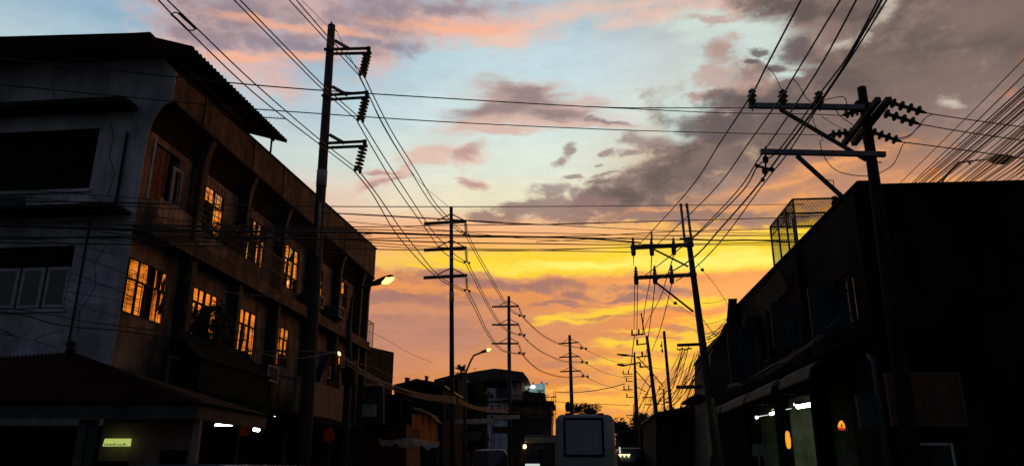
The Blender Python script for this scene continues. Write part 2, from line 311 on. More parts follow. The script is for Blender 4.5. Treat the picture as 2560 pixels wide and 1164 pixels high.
K['glass'] = mat('reflecting_glass', (1, .84, .58), (.80, .60, .38), rough=.06, scale=3.5, detail=9, metal=1, bump=.05, bscale=1.6)
K['glass_dark'] = mat('dark_glass', (.02, .022, .025), (.015, .015, .018), rough=.08, bump=.02)
K['cloth'] = mat('dark_curtain_cloth', (.06, .04, .035), (.03, .02, .02), scale=6)
K['sash'] = mat('grey_white_sash_paint', (.34, .35, .36), (.22, .22, .23), scale=9)
K['iron'] = mat('black_iron', (.035, .03, .03), (.06, .03, .02), rough=.6, scale=12, metal=.3)
K['pole_near'] = mat('dark_pole_concrete', (.028, .024, .022), (.015, .013, .012), scale=2.5, streak=.4, rough=1, spec=.1)
K['pole'] = mat('pole_concrete', (.06, .05, .045), (.03, .026, .024), scale=2.5, streak=.4)
K['band'] = mat('pale_painted_band', (.30, .29, .28), (.17, .16, .15), scale=4)
K['pole_wood'] = mat('creosoted_pole', (.055, .045, .04), (.03, .025, .022), scale=2.5, streak=.4)
K['arm'] = mat('crossarm_timber', (.06, .045, .038), (.035, .028, .024), scale=5)
K['steel'] = mat('galvanised_steel', (.16, .16, .17), (.09, .09, .095), rough=.55, scale=6, metal=.5)
K['ceramic'] = mat('brown_ceramic', (.03, .02, .016), (.02, .012, .01), rough=.5, bump=0)
K['wire'] = mat('black_cable', (.02, .018, .018), rough=.6, bump=0)
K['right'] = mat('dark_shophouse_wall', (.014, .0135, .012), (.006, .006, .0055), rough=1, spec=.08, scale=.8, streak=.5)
K['right2'] = mat('dull_grey_panel', (.05, .05, .053), (.03, .03, .032), scale=1.6, streak=.5)
K['brownwall'] = mat('brown_wall', (.07, .05, .04), (.035, .026, .022), scale=1.2, streak=.5)
K['rust'] = mat('rust_red_panel', (.13, .03, .018), (.06, .018, .012), scale=1.5, streak=.5)
K['canvas'] = mat('faded_canvas', (.14, .10, .085), (.08, .06, .05), scale=2.2, streak=.3)
K['tarp'] = mat('beige_tarp', (.22, .145, .11), (.10, .07, .055), scale=2.2, streak=.3)
K['awn_orange'] = mat('orange_canvas', (.5, .2, .07), (.28, .1, .04), scale=3)
def translucent(m, c, f):
    nt = m.node_tree; b = nt.nodes['Principled BSDF']; o = nt.nodes['Material Output']; t = nt.nodes.new('ShaderNodeBsdfTranslucent'); t.inputs[0].default_value = (*c, 1); x = nt.nodes.new('ShaderNodeMixShader'); x.inputs[0].default_value = f
    nt.links.new(b.outputs[0], x.inputs[1]); nt.links.new(t.outputs[0], x.inputs[2]); nt.links.new(x.outputs[0], o.inputs[0])
translucent(K['awn_orange'], (.5, .2, .06), .45)
K['asphalt'] = mat('asphalt', (.055, .055, .056), (.038, .038, .04), rough=.8, scale=1.4, bump=.3, bscale=60)
K['pave'] = mat('pavement_concrete', (.2, .19, .18), (.13, .125, .12), scale=1.1, bscale=30)
K['earth'] = mat('packed_earth', (.13, .10, .075), (.08, .07, .05), scale=.4)
K['paint'] = mat('road_paint', (.6, .6, .56), (.35, .35, .33), scale=4)
K['leaf'] = mat('leaf', (.04, .06, .025), (.02, .035, .015), scale=6, bump=0)
K['bark'] = mat('bark', (.09, .07, .05), (.05, .04, .03), scale=6)
K['van_white'] = mat('white_vehicle_paint', (.24, .245, .27), (.21, .215, .235), rough=.45, scale=1.2, bump=0)
K['van_panel'] = mat('grey_rear_panel', (.21, .22, .27), (.18, .19, .235), rough=.4, scale=1.2, bump=0)
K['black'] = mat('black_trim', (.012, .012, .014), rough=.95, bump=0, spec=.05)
K['car_dark'] = mat('dark_vehicle_paint', (.03, .035, .05), (.025, .03, .04), rough=.25, bump=0)
K['tyre'] = mat('tyre_rubber', (.02, .02, .02), rough=.9)
K['red_plastic'] = mat('red_lens', (.3, .02, .015), rough=.25, bump=0)
K['blue_wall'] = mat('pale_blue_plaster', (.46, .49, .56), (.30, .32, .37), scale=1.2, streak=.35)
K['cream'] = mat('cream_plaster', (.55, .42, .28), (.36, .27, .18), scale=1.0, streak=.4)
def em(name, c, s): return mat(name, tuple(x * .08 for x in c), rough=.4, bump=0, emit=c, estr=s)
K['sodium'] = em('lit_sodium_lens', (1, .52, .13), 3.6)
K['tube'] = em('lit_fluorescent_tube', (.88, 1, .95), 14)
K['tube_dim'] = em('dim_fluorescent_tube', (.88, 1, .9), .7)
K['sign_green'] = em('lit_yellow_green_sign', (.68, .82, .20), .62)
K['lantern_orange'] = em('lit_orange_lantern', (1, .42, .03), .95)
K['lantern_red'] = mat('dim_red_lantern', (.02, .004, .002), rough=1, spec=0, bump=0, emit=(1, .1, .02), estr=.012)
K['headlamp'] = em('lit_warm_lamp', (1, .72, .35), 4)
K['marker'] = em('lit_yellow_marker', (1, .86, .4), 2.0)
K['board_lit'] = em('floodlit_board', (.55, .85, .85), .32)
K['white_spot'] = em('white_floodlight', (1, .85, .6), 30)
K['shop'] = mat('shop_wall_green', (.30, .33, .18), (.16, .18, .10), scale=2, streak=.3)
K['kiosk_wall'] = mat('kiosk_wall_tan', (.20, .14, .11), (.12, .085, .07), scale=1.5, streak=.3)
# ================================================================== setting
def sheet(name, pts, m, z0=None):
    mb = MB(); mb.add(pts, [tuple(range(len(pts)))]); return tag(mb.build(name, m), kind='structure')
sheet('ground', [(-1500, -200, -.02), (1500, -200, -.02), (1500, 2500, -.02), (-1500, 2500, -.02)], K['earth'])
KL = [LF.P(-60, 2.3, 0), LF.P(38, 2.3, 0), Vector((.6, 57, 0)), Vector((6.4, 74, 0)), Vector((32, 134, 0)), Vector((120, 330, 0))]
KR = [RF.P(-60, -2.3, 0), RF.P(22, -2.3, 0), Vector((9.4, 58, 0)), Vector((16.5, 76, 0)), Vector((43, 136, 0)), Vector((132, 330, 0))]
mb = MB(); mb.add(KL + KR, [(i, i + 6, i + 7, i + 1) for i in range(5)]); tag(mb.build('road', K['asphalt']), kind='structure')
for kb, sg_ in ((KL, -1), (KR, 1)):
    mb = MB()
    for i in range(5):
        o0 = [kb[i], kb[i + 1], kb[i + 1] + Vector((2.8 * sg_, 0, 0)), kb[i] + Vector((2.8 * sg_, 0, 0))]
        mb.hexa([p + Vector((0, 0, -.02)) for p in o0] + [p + Vector((0, 0, .13)) for p in o0])
    tag(mb.build('pavement', K['pave']), kind='structure')
mb = MB()
for k in range(-6, 6):
    c = lambda t: ((LF.P(t, 2.3, .004) + RF.P(t, -2.3, .004)) / 2)
    a, b = c(k * 6.0), c(k * 6.0 + 3); mb.add([a + Vector((-.07, 0, 0)), a + Vector((.07, 0, 0)), b + Vector((.07, 0, 0)), b + Vector((-.07, 0, 0))], [(0, 1, 2, 3)])
tag(mb.build('road_marking', K['paint']), kind='structure')
# ================================================================== left three-storey building
B = thing('three_storey_building', LF.P(0, 0, 0), 'weathered grey three-storey building with rusty tin roof and orange reflecting windows', 'building')
P = LF.P
def wall_cells(fr, axis, const0, const1, u_rng, z_rng, holes, mb):
    us = sorted({u_rng[0], u_rng[1], *[h[0] for h in holes], *[h[1] for h in holes]}); zs = sorted({z_rng[0], z_rng[1], *[h[2] for h in holes], *[h[3] for h in holes]})
    for i in range(len(us) - 1):
        for j in range(len(zs) - 1):
            uc, zc = (us[i] + us[i + 1]) / 2, (zs[j] + zs[j + 1]) / 2
            if any(h[0] < uc < h[1] and h[2] < zc < h[3] for h in holes): continue
            if axis == 's': fr.box(mb, us[i], us[i + 1], const0, const1, zs[j], zs[j + 1])
            else: fr.box(mb, const0, const1, us[i], us[i + 1], zs[j], zs[j + 1])
side_holes = [(-5.2, -1.12, 7.36, 8.76), (-4.8, -1.2, 4.77, 6.10), (-11, -7, 7.36, 8.76), (-11, -7, 4.77, 6.1)]
mb = MB(); wall_cells(LF, 'n', 0, .03, (-14, 0), (0, 10.5), side_holes, mb)
prof = [(0, 8.35)] + [(.45 - .45 * math.cos(t), 8.35 + .95 * math.sin(t)) for t in [i * math.pi / 2 / 6 for i in range(1, 7)]] + [(.45, 10.05), (0, 10.5)]
mb.prism([P(0, n, z) for n, z in prof], LF.s * .03)
mb.build('side_wall', K['plaster_grey'], B)
mb = MB(); LF.box(mb, -.5, 0, -14, -.32, 9.12, 9.24); LF.box(mb, -.62, 0, -14, -.08, 6.72, 6.79); mb.build('ledge', K['soot'], B)
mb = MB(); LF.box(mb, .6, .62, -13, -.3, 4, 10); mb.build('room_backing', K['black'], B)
# sashes of the lower side window
for (a, b_) in ((-2.86, -2.36), (-2.30, -1.80), (-1.74, -1.24), (-3.42, -2.92)):
    mb = MB(); w = .07; z0, z1 = 4.80, 5.66
    LF.box(mb, .04, .09, a, a + w, z0, z1); LF.box(mb, .04, .09, b_ - w, b_, z0, z1); LF.box(mb, .04, .09, a + w, b_ - w, z1 - w, z1); LF.box(mb, .04, .09, a + w, b_ - w, z0, z0 + w)
    wn = mb.build('window', K['sash'], B); mb = MB(); LF.box(mb, .05, .06, a + w, b_ - w, z0 + w, z1 - w); mb.build('pane', K['glass_dark'], wn)
mb = MB(); LF.box(mb, .05, .1, -4.8, -1.2, 5.69, 6.10); mb.build('transom_board', K['black'], B)
for q_ in ((-4.8, -1.15, 4.70, 4.76), (-5.2, -1.05, 7.28, 7.35)): mb = MB(); LF.box(mb, -.05, -.003, *q_); mb.build('window_sill', K['plaster_grey'], B)
mb = MB(); LF.box(mb, .1, .13, -5.2, -1.12, 7.36, 8.76); mb.build('shutter_or_dark_fill', K['black'], B)  # dark sheet added in the bare opening to paint its unlit depth
# rain pipe and stains near the corner
mb = MB(); mb.tube([P(-.06, -.42, z) for z in (6.85, 7.4, 8.1, 8.6)], .035); mb.build('drain_pipe', K['soot'], B)
# cracks and a patched area on the end wall
for pts in ([(-4.6, 7.1), (-4.2, 7.0), (-3.9, 6.95), (-3.6, 7.05), (-3.1, 6.9)], [(-.9, 8.9), (-.75, 8.5), (-.8, 8.1), (-.6, 7.7), (-.66, 7.2)], [(-.5, 6.1), (-.7, 5.7), (-.6, 5.2), (-.85, 4.7), (-.8, 4.2)], [(-3.8, 4.5), (-3.2, 4.35), (-2.6, 4.42), (-2.1, 4.2)], [(-2.4, 9.0), (-2.3, 9.5), (-2.45, 9.9), (-2.35, 10.2)]):
    mb = MB(); mb.tube([P(-.002, n, z) for n, z in pts], .008, 4); mb.build('crack', K['soot'], B)
for n0, n1, z0, z1 in ((-.95, -.3, 4.9, 5.6), (-3.3, -2.5, 6.86, 7.2), (-2.1, -1.2, 3.6, 4.1)):
    mb = MB(); mb.prism([P(-.004, n, z) for n, z in ((n0, z0), (n1 - .1, z0 - .06), (n1, z0 + .2), (n1 - .05, z1), (n0 + .2, z1 + .05), (n0 - .04, z1 - .2))], LF.s * .006); mb.build('wall_patch', K['right2'] if n0 < -3 else K['blue_wall'], B)
mb = MB(); mb.tube([P(-.03, -.95, z) for z in (3.4, 4.5, 5.6, 6.6)], .02, 6); mb.tube([P(-.03, n, 6.62) for n in (-.95, -2.5, -5)], .014, 5); mb.build('conduit', K['soot'], B)
# street facade wall
S_END = 16.0; BAY = [(0.05, 1.50), (2.62, 3.88), (5.05, 6.22), (7.60, 8.60), (10.15, 11.15), (12.78, 13.85)]
low = [(a, b_, 4.70, 5.84) for a, b_ in BAY[:4]] + [(12.78, 13.7, 4.7, 5.84)]
upp = [(.35, 1.40, 7.3, 8.55), (2.62, 3.6, 7.25, 8.42), (5.05, 6.3, 7.2, 8.42), (7.65, 8.86, 7.08, 8.42), (10.15, 11.15, 7.2, 8.42), (12.78, 13.9, 7.2, 8.55)]
mb = MB(); wall_cells(LF, 's', -.25, 0, (.032, S_END), (3.25, 10.3), low + upp, mb); mb.build('street_wall', K['plaster_tan'], B)
mb = MB(); LF.box(mb, .25, S_END, -8, -7.8, 0, 10.3); LF.box(mb, S_END - .2, S_END, -7.8, -.25, 0, 10.3); LF.box(mb, .26, S_END - .01, -7.79, -.26, 10.1, 10.29); mb.build('rear_wall', K['brownwall'], B)
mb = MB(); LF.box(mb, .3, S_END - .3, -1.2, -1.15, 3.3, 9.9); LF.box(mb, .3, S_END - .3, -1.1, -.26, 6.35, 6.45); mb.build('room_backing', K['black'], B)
# ground floor: columns and dark shop openings
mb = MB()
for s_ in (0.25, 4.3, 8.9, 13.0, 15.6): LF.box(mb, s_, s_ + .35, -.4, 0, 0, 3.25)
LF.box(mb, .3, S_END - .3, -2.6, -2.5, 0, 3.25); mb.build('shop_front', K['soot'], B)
# parapet, cove soffit and slab
pz = lambda s_: 10.05 + .035 * s_
def slopebox(mb, a0, a1, b0, b1, z0, za, zb): mb.hexa([P(a0, b0, z0), P(a1, b0, z0), P(a1, b1, z0), P(a0, b1, z0), P(a0, b0, za), P(a1, b0, zb), P(a1, b1, zb), P(a0, b1, za)])
mb = MB(); slopebox(mb, .032, S_END, .33, .45, 9.30, pz(0), pz(S_END)); slopebox(mb, S_END - .12, S_END, -.5, .33, 9.3, pz(S_END), pz(S_END)); mb.build('parapet', K['parapet'], B)
mb = MB(); mb.hexa([P(a, n, z + dz) for dz in (.003, .045) for a, n, z in ((.032, .30, pz(0)), (S_END + .04, .30, pz(S_END)), (S_END + .04, .49, pz(S_END)), (.032, .49, pz(0)))]); LF.box(mb, .032, S_END, .455, .475, 9.30, 9.36); mb.build('parapet_cap', K['soot'], B)
for s_ in (1.35, 4.05, 6.1, 9.2, 12.0): mb = MB(); LF.box(mb, s_, s_ + .05, .453, .482, 9.4, pz(s_) - .01); mb.build('down_pipe', K['iron'], B)
cove = [(0, 8.35)] + prof[1:7]
mb = MB(); cv = [P(.032, n, z) for n, z in [(0, 8.7), (.05, 8.9), (.14, 9.06), (.26, 9.2), (.44, 9.297), (.3, 9.45), (-.01, 9.45), (-.01, 8.7)]]
mb.prism(cv, LF.s * (S_END - .032)); mb.build('cove', K['soot'], B)
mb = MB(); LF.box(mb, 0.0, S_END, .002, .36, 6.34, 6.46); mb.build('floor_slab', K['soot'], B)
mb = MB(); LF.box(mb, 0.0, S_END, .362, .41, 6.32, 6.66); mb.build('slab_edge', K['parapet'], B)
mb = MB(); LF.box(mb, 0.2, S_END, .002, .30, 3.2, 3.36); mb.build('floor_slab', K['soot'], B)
# projecting fins with curved heads
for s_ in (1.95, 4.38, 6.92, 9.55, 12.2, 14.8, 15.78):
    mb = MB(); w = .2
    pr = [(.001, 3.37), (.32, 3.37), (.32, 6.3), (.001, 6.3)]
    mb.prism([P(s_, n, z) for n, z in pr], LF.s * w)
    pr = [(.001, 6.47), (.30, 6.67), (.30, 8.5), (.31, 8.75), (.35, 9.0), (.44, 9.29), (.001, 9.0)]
    mb.prism([P(s_, n, z) for n, z in pr], LF.s * w); fin = mb.build('fin', K['fin_shade'], B)
    if 2 < s_ < 15.5:
        mb = MB(); mb.tube([P(s_ - .03, n, z) for n, z in [(.33, 8.1), (.33, 8.5), (.36, 8.8), (.42, 9.05), (.5, 9.2)]], .016, 5); mb.build('pipe', K['steel'], fin)
def grid_window(s0, s1, z0, z1, cols, rows, dark=(), n=-.005, frame=None, glass=None, grille=True, cw=None):
    mb = MB(); fw = .036; us = [s0 + (s1 - s0) * t for t in (cw or [i / cols for i in range(cols + 1)])]; zs = [z0 + (z1 - z0) * t for t in rows]
    for u in us: LF.box(mb, max(s0, u - fw / 2), min(s1, u + fw / 2), n - .03, n + .03, z0, z1)
    for z in zs: LF.box(mb, s0, s1, n - .025, n + .025, max(z0, z - fw / 2), min(z1, z + fw / 2))
    wn = mb.build('window', frame or K['wood_dark'], B)
    k = 0
    for i in range(len(us) - 1):
        for j in range(len(zs) - 1):
            mb = MB(); tl = random.uniform(-.022, .022)
            a, b_, c, d = us[i] + fw / 2, us[i + 1] - fw / 2, zs[j] + fw / 2, zs[j + 1] - fw / 2
            if (i, j) in dark:
                if random.random() < .6:   # a hanging curtain with folds
                    pts = [P(a + (b_ - a) * t * (.6 + .2 * math.sin(3 * t)), n - .12 - .03 * math.sin(9 * t), z) for z in (c, d) for t in (0, .2, .4, .6, .8, 1)]
                    mb.add(pts, [(q, q + 1, q + 7, q + 6) for q in range(5)]); mb.build('curtain', K['cloth'], wn)
                continue
            mb.add([P(a, n + tl, c), P(b_, n - tl, c), P(b_, n - tl * .5, d), P(a, n + tl * .5, d)], [(0, 1, 2, 3)])
            mb.build('pane', glass or K['glass'], wn)
    if grille:
        mb = MB(); gn = .06
        m_ = int((s1 - s0) / .24)
        for i in range(m_ + 1): u = s0 + (s1 - s0) * i / m_; mb.bar(P(u, gn, z0 - .05), P(u, gn, z1 - .28), .008)
        for i in range(6): z = z0 - .03 + (z1 - .25 - z0) * i / 5; mb.bar(P(s0 - .03, gn + .012, z), P(s1 + .03, gn + .012, z), .008)
        mb.build('grille', K['iron'], wn)
    return wn
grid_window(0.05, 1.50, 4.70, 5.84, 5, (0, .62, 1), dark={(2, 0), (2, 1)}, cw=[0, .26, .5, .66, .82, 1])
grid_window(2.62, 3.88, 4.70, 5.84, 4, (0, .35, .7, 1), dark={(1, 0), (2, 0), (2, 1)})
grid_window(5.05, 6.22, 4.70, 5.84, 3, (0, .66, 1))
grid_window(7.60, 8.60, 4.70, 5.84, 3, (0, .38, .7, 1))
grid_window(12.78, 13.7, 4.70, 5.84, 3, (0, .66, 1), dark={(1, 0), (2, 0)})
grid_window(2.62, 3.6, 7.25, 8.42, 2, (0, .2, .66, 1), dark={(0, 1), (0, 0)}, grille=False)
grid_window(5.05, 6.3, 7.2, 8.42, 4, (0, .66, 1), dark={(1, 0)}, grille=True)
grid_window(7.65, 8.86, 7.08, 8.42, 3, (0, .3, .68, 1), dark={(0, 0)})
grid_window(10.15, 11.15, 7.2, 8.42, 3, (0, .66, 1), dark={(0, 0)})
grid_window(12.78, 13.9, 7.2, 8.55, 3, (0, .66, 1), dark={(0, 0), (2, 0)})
# first upper bay: red boards, an open sash and tan planks below
mb = MB()
for k in range(6): LF.box(mb, .35 + .11 * k, .455 + .11 * k, -.06, -.04 + .01 * (k % 2), 7.25, 8.5)
mb.build('shutter_or_dark_fill', K['wood_red'], B)
mb = MB(); LF.box(mb, .27, .35, .002, .03, 7.2, 8.6); mb.build('door_trim', K['sash'], B)
mb = MB()
for (a, b_, c, d) in ((0, .06, 0, 1), (.34, .4, 0, 1), (.06, .34, 0, .06), (.06, .34, .92, 1)): LF.box(mb, 1.05 + a, 1.05 + b_, .05, .09, 7.35 + c * .9, 7.35 + d * .9)
w_ = mb.build('window', K['sash'], B); mb = MB(); LF.box(mb, 1.11, 1.39, .065, .07, 7.41, 8.17); mb.build('pane', K['glass_dark'], w_)
mb = MB()
for k in range(26): s_ = .3 + k * .2; LF.box(mb, s_, s_ + .185, .30, .325 + .004 * (k % 3), 6.68, 7.22 if k < 9 else 7.02)
mb.build('balcony_boards', K['plaster_tan'], B)
# iron rail and lattice over bays one to three
rail = MB()
for k in range(34): rail.bar(P(3.3 + k * .11, .43, 6.68), P(3.3 + k * .11, .43, 7.55), .016)
rail.bar(P(3.3, .43, 7.55), P(7.0, .43, 7.55), .035); rail.bar(P(3.3, .43, 7.1), P(7.0, .43, 7.1), .02); rail.build('balcony_rail', K['iron'], B)
lat = MB()
for k in range(9): lat.bar(P(1.55 + k * .19, .30, 7.0), P(1.55 + k * .19, .30, 8.4), .014)
for k in range(10): lat.bar(P(1.5, .31, 7.0 + k * .15), P(3.2, .31, 7.0 + k * .15), .013)
for a, b_ in ((1.6, 7.2), (2.2, 7.6), (1.9, 7.9), (2.6, 7.3)): lat.tube([P(a, .3, b_), P(a + .15, .3, b_ + .2), P(a + .35, .3, b_ + .12), P(a + .4, .3, b_ - .1)], .01, 4)
lat.build('lattice', K['iron'], B)
post = MB(); post.bar(P(1.72, .36, 5.0), P(1.72, .36, 8.65), .06); post.build('rail_post', K['soot'], B)
# air conditioners on brackets
for s0, s1, z0, z1 in ((9.0, 9.75, 6.72, 7.12), (5.9, 6.6, 3.98, 4.42), (11.3, 11.95, 6.8, 7.2), (10.3, 10.9, 4.6, 5.0)):
    mb = MB(); LF.box(mb, s0, s1, .05, .62, z0, z1); ac = mb.build('air_conditioner', K['right2'], B)
    mb = MB(); t = .05
    LF.box(mb, s0, s1, .622, .65, z1 - t, z1); LF.box(mb, s0, s1, .622, .65, z0, z0 + t); LF.box(mb, s0, s0 + t, .622, .65, z0 + t, z1 - t); LF.box(mb, s1 - t, s1, .622, .65, z0 + t, z1 - t); mb.build('casing_frame', K['sash'], ac)
    mb = MB(); mb.bar(P(s0 + .1, .01, z0 - .3), P(s0 + .1, .6, z0 - .02), .03); mb.bar(P(s1 - .1, .01, z0 - .3), P(s1 - .1, .6, z0 - .02), .03); mb.build('bracket', K['iron'], ac)
# roof: corrugated sheet over the front part, open at its far end
zB = onplane(340, 82, P(-1.2, 0, 0), LF.s); C1 = onplane(480, 115, P(-.2, 0, 0), LF.s); zA = onplane(0, 92, P(-1.2, 0, 0), LF.s)
Cn = (C1 - LF.o).dot(LF.n); Bn = (zB - LF.o).dot(LF.n); An = (zA - LF.o).dot(LF.n)
T1 = onplane(718, 352, P(0, Cn - .02, 0), LF.n); Ts = (T1 - LF.o).dot(LF.s)
I1 = onplane(622, 328, P(Ts, 0, 0), LF.s); In = (I1 - LF.o).dot(LF.n)
mb = MB(); nu = 150
rows = []
for i in range(nu + 1):
    t = i / nu; s_ = -.2 + (Ts + .2) * t; wv = .028 * math.sin(2 * math.pi * s_ / .17)
    s_f = s_ if i else s_
    if i == 0: rows.append([P(s_f, Cn, C1.z), P(-1.2, Bn, zB.z), P(-1.2, An - 1, zA.z + .04), P(-1.2, -12, zA.z + .35)])
    else: rows.append([P(s_f, Cn, C1.z + (T1.z - C1.z) * t + wv), P(s_f, Bn + (In - Bn) * t, zB.z + .12 + (I1.z - zB.z - .12) * t + wv), P(s_f, An - 1, zA.z + .1 + wv), P(s_f, -12, zA.z + .4)])
vs = [p for r in rows for p in r]; fs = [(i * 4 + j, (i + 1) * 4 + j, (i + 1) * 4 + j + 1, i * 4 + j + 1) for i in range(nu) for j in range(3)]
mb.add(vs, fs); k0 = len(mb.v); mb.add([Vector(v) - Vector((0, 0, .05)) for v in vs], [f[::-1] for f in fs])
ro = mb.build('roof', K['tin'], B)
mb = MB(); LF.box(mb, .3, 3.4, .31, .40, 10.36, min(C1.z, T1.z) + .02); LF.box(mb, .034, .2, -13.5, .42, 10.504, 10.66); LF.box(mb, -.9, .02, -13, .3, 10.45, 10.5)
mb.build('eaves_board', K['soot'], B)
mb = MB(); mb.bar(P(Ts - .2, .46, 10.2), P(Ts - .2, .46, T1.z + .02), .045); mb.bar(P(Ts - .2, .62, T1.z - .03), P(Ts - .2, In, I1.z - .06), .06); mb.bar(P(0, .52, C1.z - .08), P(Ts - .2, .52, T1.z - .07), .05);
mb.build('roof_post', K['iron'], B)
mb = MB(); mb.bar(P(Ts - 1.2, 1.05, 10.9), P(Ts - .6, 1.75, 10.86), .02)
for k in range(9): q = P(Ts - 1.2 + .075 * k, 1.05 + .0875 * k, 10.88); mb.bar(q, q + Vector((0, 0, .06)), .012)
# end of building: railings and lower walls
mb = MB(); LF.box(mb, S_END + .002, S_END + .9, -1.2, .28, 6.36, 6.55); mb.build('end_balcony', K['soot'], B)
mb = MB()
for a, b_ in ((S_END + .88, .26), (S_END + .88, -1.1), (S_END + .05, .26)): mb.bar(P(a, b_, 6.552), P(a, b_, 7.6), .03)
mb.bar(P(S_END + .05, .26, 7.6), P(S_END + .88, .26, 7.6), .03); mb.bar(P(S_END + .88, .26, 7.6), P(S_END + .88, -1.1, 7.6), .03)
for k in range(1, 14): mb.bar(P(S_END + .05 + .06 * k, .26, 6.56), P(S_END + .05 + .06 * k, .26, 7.6), .006)
for k in range(1, 16): mb.bar(P(S_END + .88, .26 - .085 * k, 6.56), P(S_END + .88, .26 - .085 * k, 7.6), .006)
mb.build('mesh_rail', K['iron'], B)
# street-level boards
mb = MB(); LF.box(mb, 7.1, 11.3, .9, 1.0, 3.25, 4.25)
mb.build('hoarding', K['canvas'], B)
mb = MB()
for a in (7.3, 9.2, 11.1): mb.bar(P(a, .33, 3.3), P(a, .9, 3.5), .05); mb.bar(P(a, .33, 4.3), P(a, .9, 4.15), .04)
mb.build('bracket', K['iron'], B)
mb = MB()
for (a0, a1, z0, z1) in ((.9, 2.4, 3.3, 3.95), (2.6, 4.3, 3.35, 4.0), (4.5, 5.7, 3.35, 3.95)):
    t = .05; n0 = .6
    LF.box(mb, a0, a1, n0, n0 + .05, z1 - t, z1); LF.box(mb, a0, a1, n0, n0 + .05, z0, z0 + t); LF.box(mb, a0, a0 + t * 2, n0, n0 + .05, z0 + t, z1 - t); LF.box(mb, a1 - t, a1, n0, n0 + .05, z0 + t, z1 - t)
fr_ = mb.build('sign_frame', K['right2'], B); mb = MB(); LF.box(mb, .92, 5.65, .61, .625, 3.33, 3.92); mb.build('panel', K['black'], fr_)
def letters(txt, p, xdir, zdir, h, m, name, parent, extr=.01, cx='CENTER', bold=0):
    cu = bpy.data.curves.new(name, 'FONT'); cu.body = txt; cu.size = h; cu.extrude = extr; cu.align_x = cx; cu.align_y = 'CENTER'; cu.offset = bold
    o = bpy.data.objects.new(name, cu); COL.objects.link(o)
    x = Vector(xdir).normalized(); z = Vector(zdir).normalized(); y = x.cross(z)
    mt = Matrix((x, z, -y)).transposed().to_4x4(); mt = Matrix((x, z, x.cross(z))).transposed().to_4x4(); mt.translation = p
    dg = bpy.context.evaluated_depsgraph_get(); me = bpy.data.meshes.new_from_object(o.evaluated_get(dg)); bpy.data.objects.remove(o)
    q = bpy.data.objects.new(name, me); COL.objects.link(q); me.materials.clear(); me.materials.append(m)
    if parent: mt.translation = p - org(parent); q.parent = parent
    q.matrix_local = mt; return q
# hanging numbered sign
t = thing('hanging_sign', P(13.0, .95, 3.9), 'white hanging box sign numbered 17 on the left shopfront beyond the flag', 'sign')
mb = MB(); mb.hexa([at(x, y, Y) for (x, y, Y) in ((821, 1000, 27), (846, 1003, 27), (846, 1003, 27.2), (821, 1000, 27.2), (823, 950, 27), (849, 956, 27), (849, 956, 27.2), (823, 950, 27.2))])
mb.build('panel', K['tarp'], t); letters('17', at(836, 977, 26.97), (1, 0, 0), (0, 0, 1), .34, K['soot'], 'lettering', t)
mb = MB(); mb.bar(at(824, 950, 27.1), at(824, 935, 27.1), .03); mb.bar(at(845, 955, 27.1), at(846, 938, 27.1), .03); mb.build('hanger', K['iron'], t)
# striped flag hanging from the wall
fl = thing('flag', at(800, 880, 24.5), 'faded red and white striped flag drooping beside the tall pole on the left', 'flag')
def cloth_strip(x0, x1, m):
    mb = MB(); G = [[(782, 888), (768, 910), (748, 925), (757, 938)], [(800, 885), (812, 915), (790, 935), (766, 948)], [(815, 880), (830, 920), (806, 950), (785, 965)]]
    rows = 9; cols = 4; pts = []
    for i in range(rows + 1):
        tt = i / rows
        for j in range(cols + 1):
            u = x0 + (x1 - x0) * j / cols
            px = 782 + 18 * u + (-34 + 18 * u) * tt + 10 * math.sin(tt * 3 + u); py = 880 + 62 * tt + 22 * u * tt + 3 * math.sin(u * 6)
            pts.append(at(px, py, 24.5 + .12 * math.sin(u * 5 + tt * 4)))
    mb.add(pts, [(i * (cols + 1) + j, i * (cols + 1) + j + 1, (i + 1) * (cols + 1) + j + 1, (i + 1) * (cols + 1) + j) for i in range(rows) for j in range(cols)]); return mb
K['flag_red'] = mat('flag_red', (.5, .09, .06), scale=3, bump=0); K['flag_white'] = mat('flag_white', (.42, .36, .38), scale=3, bump=0); K['flag_blue'] = mat('flag_blue', (.04, .04, .1), bump=0)
for a, b_, m_ in ((0, .35, 'flag_red'), (.35, .7, 'flag_white'), (.7, 1.5, 'flag_blue'), (1.5, 1.85, 'flag_white'), (1.85, 2.2, 'flag_red')): cloth_strip(a, b_, K[m_]).build('stripe', K[m_], fl, True)
mb = MB(); mb.tube([at(776, 872, 24.5), at(835, 884, 24.5), at(850, 878, 25)], .025); mb.build('flag_pole', K['iron'], fl)
